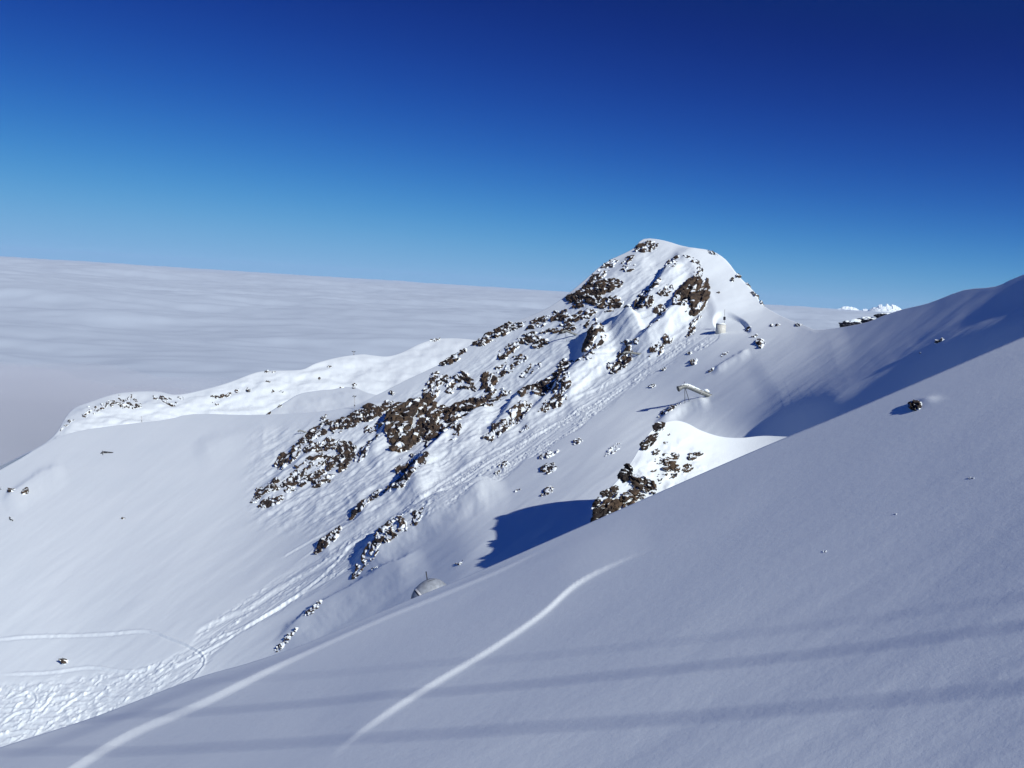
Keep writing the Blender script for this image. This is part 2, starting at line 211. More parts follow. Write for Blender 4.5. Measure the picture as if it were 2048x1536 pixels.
5320 5437 5581 5750 5940 6148 6371 6601 6829 7051 7264 7467 7662 7856 8046 8223 8387 8533 8651 8739 8798 8832 8845 8848 8849 8856 8878 8921 8986 9075 9184 9309 9447 9594 9747 9902
10058 10214 10369 10522 10674 10824 10971 11117 11261 11404 11545 11684 11823 11959 12094 12227 12359 12488 12615 12741 12864 12985 13105 13222 13337 13450 13562 13671 13779 13885
13989 14092 14194 14294 14393 14491 14588 14685 14781 14877 14973 3322 3433 3546 3661 3777 3891 3999 4097 4180 4248 4301 4347 4388 4428 4466 4503 4539 4576 4612 4649 4685 4718 4751
4782 4813 4846 4886 4931 4981 5035 5090 5145 5203 5265 5336 5417 5508 5611 5734 5884 6058 6252 6462 6684 6911 7138 7356 7566 7777 7983 8188 8385 8568 8736 8883 9006 9103 9173 9221
9253 9273 9292 9314 9347 9396 9462 9547 9649 9765 9893 10028 10170 10315 10461 10608 10755 10901 11046 11190 11332 11473 11613 11752 11890 12026 12162 12296 12429 12561 12691 12820
12947 13072 13195 13316 13435 13552 13667 13780 13891 14001 14108 14215 14319 14422 14524 14624 14723 14821 14919 15016 15113 15209 15305 3533 3643 3755 3868 3981 4091 4192 4281
4354 4413 4463 4507 4548 4588 4628 4666 4705 4743 4782 4821 4860 4897 4933 4968 5004 5042 5087 5139 5196 5255 5316 5378 5442 5510 5588 5676 5772 5882 6013 6169 6348 6545 6756 6977
7203 7433 7654 7868 8084 8297 8505 8704 8891 9060 9211 9338 9443 9525 9588 9635 9673 9708 9745 9790 9845 9915 9999 10097 10206 10326 10453 10585 10722 10860 11000 11139 11279 11418
11556 11694 11830 11967 12102 12237 12371 12505 12637 12768 12899 13028 13155 13281 13405 13527 13648 13767 13883 13998 14111 14222 14331 14439 14545 14649 14752 14854 14954 15054
15153 15250 15348 15445 15542 15638 3740 3847 3956 4066 4173 4276 4370 4450 4517 4571 4619 4662 4704 4745 4785 4825 4865 4905 4945 4987 5028 5069 5108 5146 5185 5228 5278 5335 5397
5462 5528 5595 5664 5737 5820 5914 6017 6135 6275 6440 6625 6826 7038 7263 7490 7722 7949 8169 8388 8603 8812 9012 9199 9370 9522 9655 9767 9860 9935 9998 10052 10101 10152 10208
10271 10345 10430 10526 10632 10746 10866 10992 11121 11253 11386 11520 11654 11788 11922 12055 12188 12321 12454 12586 12718 12849 12980 13110 13239 13366 13493 13617 13741 13862
13982 14100 14216 14330 14443 14554 14663 14770 14876 14980 15083 15185 15286 15385 15484 15582 15680 15778 15875 15972 3944 4046 4150 4255 4356 4452 4538 4612 4674 4726 4772 4816
4858 4899 4941 4981 5022 5063 5105 5148 5192 5235 5278 5319 5360 5406 5460 5521 5587 5655 5724 5794 5867 5944 6031 6134 6247 6376 6530 6705 6896 7105 7321 7550 7782 8015 8245 8470
8690 8905 9113 9312 9498 9669 9824 9961 10079 10182 10269 10345 10412 10476 10539 10605 10676 10755 10842 10938 11042 11152 11268 11389 11513 11639 11767 11896 12026 12156 12286
12416 12546 12676 12806 12937 13066 13196 13325 13453 13580 13706 13832 13955 14077 14198 14317 14434 14550 14664 14776 14886 14995 15102 15207 15312 15415 15516 15617 15717 15816
15915 16013 16111 16208 16306 4146 4243 4341 4439 4534 4622 4701 4770 4829 4879 4926 4969 5012 5053 5095 5136 5178 5220 5263 5308 5355 5400 5445 5489 5533 5580 5634 5696 5764 5834
5906 5979 6054 6134 6228 6343 6472 6617 6788 6975 7174 7390 7614 7845 8079 8313 8544 8769 8990 9204 9411 9607 9792 9963 10119 10260 10385 10495 10592 10679 10759 10834 10908 10984
11063 11147 11238 11335 11438 11546 11660 11777 11897 12019 12143 12268 12394 12521 12648 12775 12903 13031 13159 13287 13415 13543 13670 13797 13922 14047 14171 14294 14415 14535
14653 14769 14884 14997 15109 15219 15327 15434 15539 15643 15746 15848 15949 16049 16149 16247 16346 16444 16542 16640 4348 4440 4531 4622 4709 4791 4864 4928 4984 5034 5080 5124
5166 5208 5250 5292 5334 5376 5421 5468 5516 5563 5610 5657 5703 5751 5804 5864 5932 6003 6077 6152 6232 6321 6426 6560 6708 6871 7056 7254 7464 7685 7913 8146 8381 8615 8845 9071
9290 9502 9707 9901 10084 10255 10412 10555 10685 10802 10908 11005 11095 11181 11264 11349 11435 11525 11619 11718 11821 11929 12041 12156 12273 12393 12514 12636 12759 12883
13008 13133 13259 13385 13511 13637 13763 13890 14015 14141 14265 14389 14511 14633 14753 14872 14989 15105 15219 15331 15442 15552 15660 15766 15871 15976 16078 16180 16282 16382
16482 16581 16680 16778 16877 16975 4553 4638 4723 4806 4886 4961 5029 5090 5144 5192 5238 5281 5324 5365 5407 5449 5491 5536 5582 5629 5677 5725 5773 5820 5868 5917 5968 6026 6093
6166 6243 6323 6417 6524 6647 6798 6963 7143 7338 7546 7763 7989 8219 8453 8688 8921 9150 9373 9591 9801 10002 10194 10376 10546 10704 10850 10984 11107 11220 11325 11424 11518
11610 11702 11795 11890 11988 12089 12194 12302 12413 12527 12643 12760 12879 13000 13121 13243 13366 13489 13613 13737 13862 13987 14112 14236 14361 14485 14608 14730 14852 14972
15091 15209 15325 15440 15553 15665 15776 15885 15993 16099 16204 16308 16411 16513 16614 16715 16815 16914 17014 17112 17211 17310 4759 4838 4916 4993 5066 5135 5198 5256 5308
5355 5400 5443 5485 5526 5568 5610 5654 5699 5745 5792 5839 5886 5933 5981 6029 6078 6129 6186 6252 6333 6421 6515 6628 6755 6898 7061 7239 7431 7635 7850 8072 8300 8532 8766 8999
9230 9457 9678 9893 10100 10299 10489 10669 10838 10997 11145 11282 11410 11529 11641 11747 11849 11949 12047 12146 12246 12348 12452 12558 12667 12778 12891 13006 13123 13241
13359 13479 13600 13721 13843 13966 14089 14212 14336 14459 14583 14706 14828 14951 15072 15192 15311 15429 15546 15662 15776 15888 16000 16110 16218 16326 16432 16537 16641 16744
16846 16948 17048 17149 17248 17348 17447 17546 17645 4970 5043 5115 5185 5252 5316 5374 5429 5478 5525 5568 5611 5652 5693 5735 5777 5821 5867 5912 5958 6004 6049 6096 6143 6191
6240 6291 6354 6431 6525 6628 6741 6870 7012 7170 7344 7533 7733 7943 8162 8388 8617 8850 9082 9314 9542 9766 9985 10196 10401 10597 10785 10963 11132 11291 11441 11581 11713 11838
11955 12068 12176 12282 12387 12491 12595 12700 12807 12915 13026 13137 13251 13365 13481 13598 13716 13835 13955 14075 14196 14317 14439 14561 14684 14806 14928 15050 15172 15293
15413 15532 15650 15767 15883 15998 16111 16224 16334 16444 16552 16659 16765 16870 16974 17077 17180 17281 17382 17483 17583 17683 17782 17882 17981 5184 5252 5318 5383 5445 5504
5558 5609 5657 5702 5745 5786 5827 5868 5909 5952 5996 6040 6085 6129 6173 6217 6263 6308 6359 6413 6474 6552 6643 6749 6866 6994 7136 7292 7461 7644 7840 8046 8261 8483 8710 8940
9171 9402 9631 9856 10077 10293 10502 10703 10897 11083 11260 11429 11588 11739 11882 12018 12146 12269 12387 12501 12612 12722 12830 12939 13047 13157 13267 13379 13492 13605
13720 13836 13953 14070 14189 14307 14427 14547 14668 14789 14910 15031 15153 15274 15395 15515 15635 15754 15872 15989 16106 16221 16335 16447 16559 16669 16778 16886 16993 17099
17204 17308 17411 17514 17615 17716 17817 17918 18018 18118 18217 18317 5404 5466 5528 5588 5645 5699 5751 5799 5845 5888 5930 5970 6011 6051 6093 6135 6178 6221 6264 6307 6349
6394 6442 6493 6553 6619 6693 6782 6884 7001 7129 7270 7423 7589 7767 7957 8158 8368 8586 8809 9036 9265 9494 9723 9949 10172 10390 10602 10808 11007 11199 11383 11559 11727 11888
12040 12185 12324 12456 12583 12705 12824 12940 13054 13167 13279 13391 13503 13615 13729 13842 13957 14072 14188 14305 14422 14540 14658 14777 14897 15017 15137 15257 15378 15498
15618 15738 15858 15976 16095 16212 16328 16444 16558 16671 16783 16894 17004 17113 17221 17328 17433 17538 17642 17745 17848 17950 18051 18152 18253 18353 18453 18553 18653 5629
5687 5744 5799 5853 5904 5952 5998 6042 6084 6125 6165 6205 6246 6287 6329 6371 6413 6455 6499 6544 6595 6649 6708 6776 6852 6938 7038 7150 7276 7414 7563 7725 7899 8084 8279 8484
8696 8915 9138 9364 9591 9819 10045 10268 10488 10703 10912 11115 11312 11502 11685 11860 12029 12190 12343 12491 12632 12767 12898 13024 13147 13267 13385 13501 13617 13731 13846
13961 14075 14190 14306 14422 14538 14655 14772 14890 15008 15127 15246 15365 15484 15604 15724 15843 15962 16081 16200 16318 16435 16552 16667 16782 16895 17008 17120 17230 17340
17448 17556 17662 17768 17873 17977 18080 18182 18285 18386 18487 18588 18689 18789 18889 18990 5858 5913 5966 6018 6068 6116 6162 6206 6249 6290 6330 6370 6410 6451 6492 6534 6577
6620 6666 6713 6763 6819 6880 6948 7024 7110 7206 7314 7435 7568 7714 7871 8040 8219 8409 8607 8814 9027 9246 9468 9693 9918 10143 10366 10587 10803 11015 11222 11423 11618 11807
11989 12164 12332 12494 12649 12798 12942 13080 13214 13344 13470 13594 13715 13835 13953 14070 14187 14304 14420 14536 14653 14769 14886 15003 15121 15238 15356 15475 15593 15712
15831 15950 16069 16188 16306 16424 16542 16659 16776 16891 17006 17120 17233 17345 17456 17566 17675 17784 17891 17997 18103 18207 18311 18415 18518 18620 18721 18823 18924 19025
19125 19226 19326 6092 6143 6194 6243 6290 6336 6380 6423 6464 6505 6546 6586 6627 6668 6710 6754 6798 6845 6894 6946 7002 7064 7132 7207 7291 7385 7490 7606 7734 7874 8026 8189
8363 8546 8739 8939 9147 9360 9578 9799 10021 10244 10467 10687 10904 11118 11328 11533 11732 11925 12113 12294 12469 12637 12800 12957 13108 13254 13395 13531 13664 13794 13921
14045 14167 14288 14408 14527 14645 14763 14881 14998 15115 15233 15350 15468 15586 15704 15822 15940 16058 16177 16295 16413 16532 16649 16767 16884 17000 17116 17231 17345 17458
17571 17682 17793 17903 18011 18119 18226 18333 18438 18543 18647 18750 18853 18955 19057 19159 19260 19361 19462 19562 19663 6329 6378 6426 6473 6518 6562 6605 6647 6689 6729 6770
6812 6853 6896 6941 6986 7034 7084 7137 7194 7256 7324 7399 7482 7573 7675 7787 7910 8044 8190 8347 8514 8691 8877 9071 9273 9480 9693 9909 10128 10349 10569 10789 11006 11221
11433 11640 11843 12040 12233 12419 12600 12775 12944 13108 13266 13419 13567 13711 13850 13986 14118 14248 14375 14500 14623 14745 14866 14986 15105 15224 15342 15460 15578 15696
15814 15932 16050 16168 16286 16404 16522 16640 16758 16875 16992 17109 17225 17341 17456 17570 17684 17797 17909 18020 18130 18239 18348 18455 18562 18668 18774 18878 18982 19086
19189 19291 19393 19495 19596 19697 19798 19899 20000 6568 6615 6662 6707 6751 6794 6836 6878 6920 6961 7003 7046 7089 7134 7181 7230 7281 7335 7393 7455 7523 7597 7679 7768 7867
7975 8093 8222 8361 8511 8672 8842 9022 9209 9404 9606 9813 10025 10239 10456 10674 10892 11109 11324 11536 11746 11951 12152 12349 12540 12726 12907 13083 13253 13418 13577 13732
13882 14028 14170 14308 14443 14575 14705 14832 14958 15081 15204 15326 15446 15566 15685 15804 15923 16041 16160 16278 16396 16514 16631 16749 16867 16984 17101 17218 17335 17451
17567 17682 17796 17910 18023 18135 18247 18357 18467 18576 18684 18792 18898 19004 19110 19214 19318 19422 19525 19627 19729 19831 19932 20034 20135 20236 20337 6809 6855 6900
6945 6988 7031 7073 7115 7157 7200 7243 7287 7333 7380 7430 7482 7537 7596 7658 7726 7800 7880 7967 8063 8167 8281 8405 8538 8682 8836 9000 9172 9353 9542 9737 9938 10145 10354
10567 10782 10997 11213 11427 11640 11851 12058 12262 12462 12657 12848 13034 13216 13392 13563 13729 13890 14047 14199 14347 14491 14631 14769 14903 15035 15164 15292 15417 15542
15665 15787 15908 16028 16148 16267 16386 16504 16622 16741 16858 16976 17094 17211 17328 17445 17561 17677 17793 17908 18022 18136 18249 18362 18474 18585 18695 18805 18913 19021
19128 19235 19341 19446 19550 19654 19758 19861 19963 20065 20167 20269 20370 20472 20573 20674 7052 7097 7141 7185 7229 7271 7314 7357 7400 7443 7488 7534 7582 7633 7685 7741 7800
7863 7931 8004 8083 8168 8262 8363 8473 8592 8720 8858 9006 9162 9328 9503 9684 9873 10069 10269 10474 10682 10893 11106 11319 11532 11744 11955 12164 12369 12572 12771 12966 13157
13343 13524 13701 13873 14041 14204 14362 14516 14666 14812 14955 15094 15231 15365 15496 15626 15753 15879 16003 16126 16249 16370 16490 16610 16729 16848 16967 17085 17203 17320
17438 17555 17671 17788 17904 18019 18134 18249 18363 18476 18589 18701 18813 18923 19033 19142 19251 19358 19465 19572 19677 19782 19887 19991 20094 20197 20300 20402 20504 20606
20707 20808 20910 21011 7296 7341 7385 7428 7472 7515 7558 7601 7646 7691 7738 7786 7837 7890 7946 8005 8068 8136 8208 8286 8370 8461 8560 8666 8781 8904 9037 9179 9329 9489 9656
9832 10014 10203 10398 10598 10801 11008 11217 11427 11638 11850 12060 12269 12476 12680 12882 13080 13275 13465 13652 13834 14012 14185 14354 14518 14678 14834 14986 15134 15279
15421 15559 15695 15828 15959 16088 16216 16341 16466 16589 16711 16832 16953 17072 17192 17310 17429 17547 17664 17781 17898 18015 18131 18246 18361 18476 18590 18704 18817 18929
19040 19151 19262 19371 19480 19588 19696 19802 19909 20014 20119 20223 20327 20431 20534 20636 20739 20841 20942 21044 21145 21247 21348 7541 7585 7629 7673 7716 7760 7804 7849
7894 7941 7990 8041 8094 8150 8209 8272 8340 8412 8489 8571 8661 8756 8860 8971 9090 9218 9354 9499 9653 9814 9983 10160 10343 10532 10726 10925 11127 11332 11539 11748 11957 12166
12375 12582 12788 12991 13192 13390 13584 13775 13961 14144 14323 14497 14667 14833 14995 15152 15306 15457 15603 15747 15887 16025 16160 16293 16423 16552 16679 16805 16929 17052
17174 17295 17415 17535 17654 17772 17890 18008 18125 18241 18357 18473 18588 18703 18817 18931 19044 19157 19269 19380 19490 19600 19709 19818 19926 20033 20140 20246 20351 20456
20560 20664 20767 20870 20973 21075 21177 21279 21381 21482 21584 21685 7787 7831 7875 7918 7962 8007 8052 8097 8144 8193 8244 8297 8353 8412 8475 8542 8613 8689 8771 8858 8952
9053 9161 9276 9400 9532 9671 9819 9975 10139 10309 10487 10670 10859 11053 11250 11451 11655 11860 12067 12275 12482 12689 12895 13100 13302 13502 13699 13893 14084 14271 14455
14634 14810 14981 15148 15312 15471 15627 15779 15928 16073 16215 16355 16492 16626 16758 16888 17016 17143 17268 17392 17515 17637 17757 17877 17997 18115 18233 18351 18468 18584
18700 18816 18931 19045 19159 19272 19385 19497 19608 19719 19829 19939 20048 20156 20264 20371 20477 20583 20688 20793 20897 21001 21104 21207 21310 21412 21514 21616 21718 21819
21921 22022 8032 8076 8120 8165 8209 8254 8300 8347 8395 8446 8499 8554 8613 8675 8742 8812 8887 8968 9054 9146 9244 9349 9462 9582 9709 9845 9988 10139 10297 10463 10635 10813
10997 11185 11378 11575 11775 11977 12181 12387 12592 12798 13004 13208 13412 13613 13812 14009 14203 14394 14582 14766 14946 15122 15295 15464 15629 15790 15948 16102 16252 16399
16543 16685 16823 16959 17093 17224 17354 17481 17608 17732 17856 17978 18100 18220 18339 18458 18576 18694 18811 18927 19043 19158 19273 19387 19500 19613 19725 19837 19948 20059
20168 20278 20386 20494 20602 20708 20815 20920 21025 21130 21234 21338 21441 21544 21647 21749 21851 21953 22054 22156 22258 22359''')
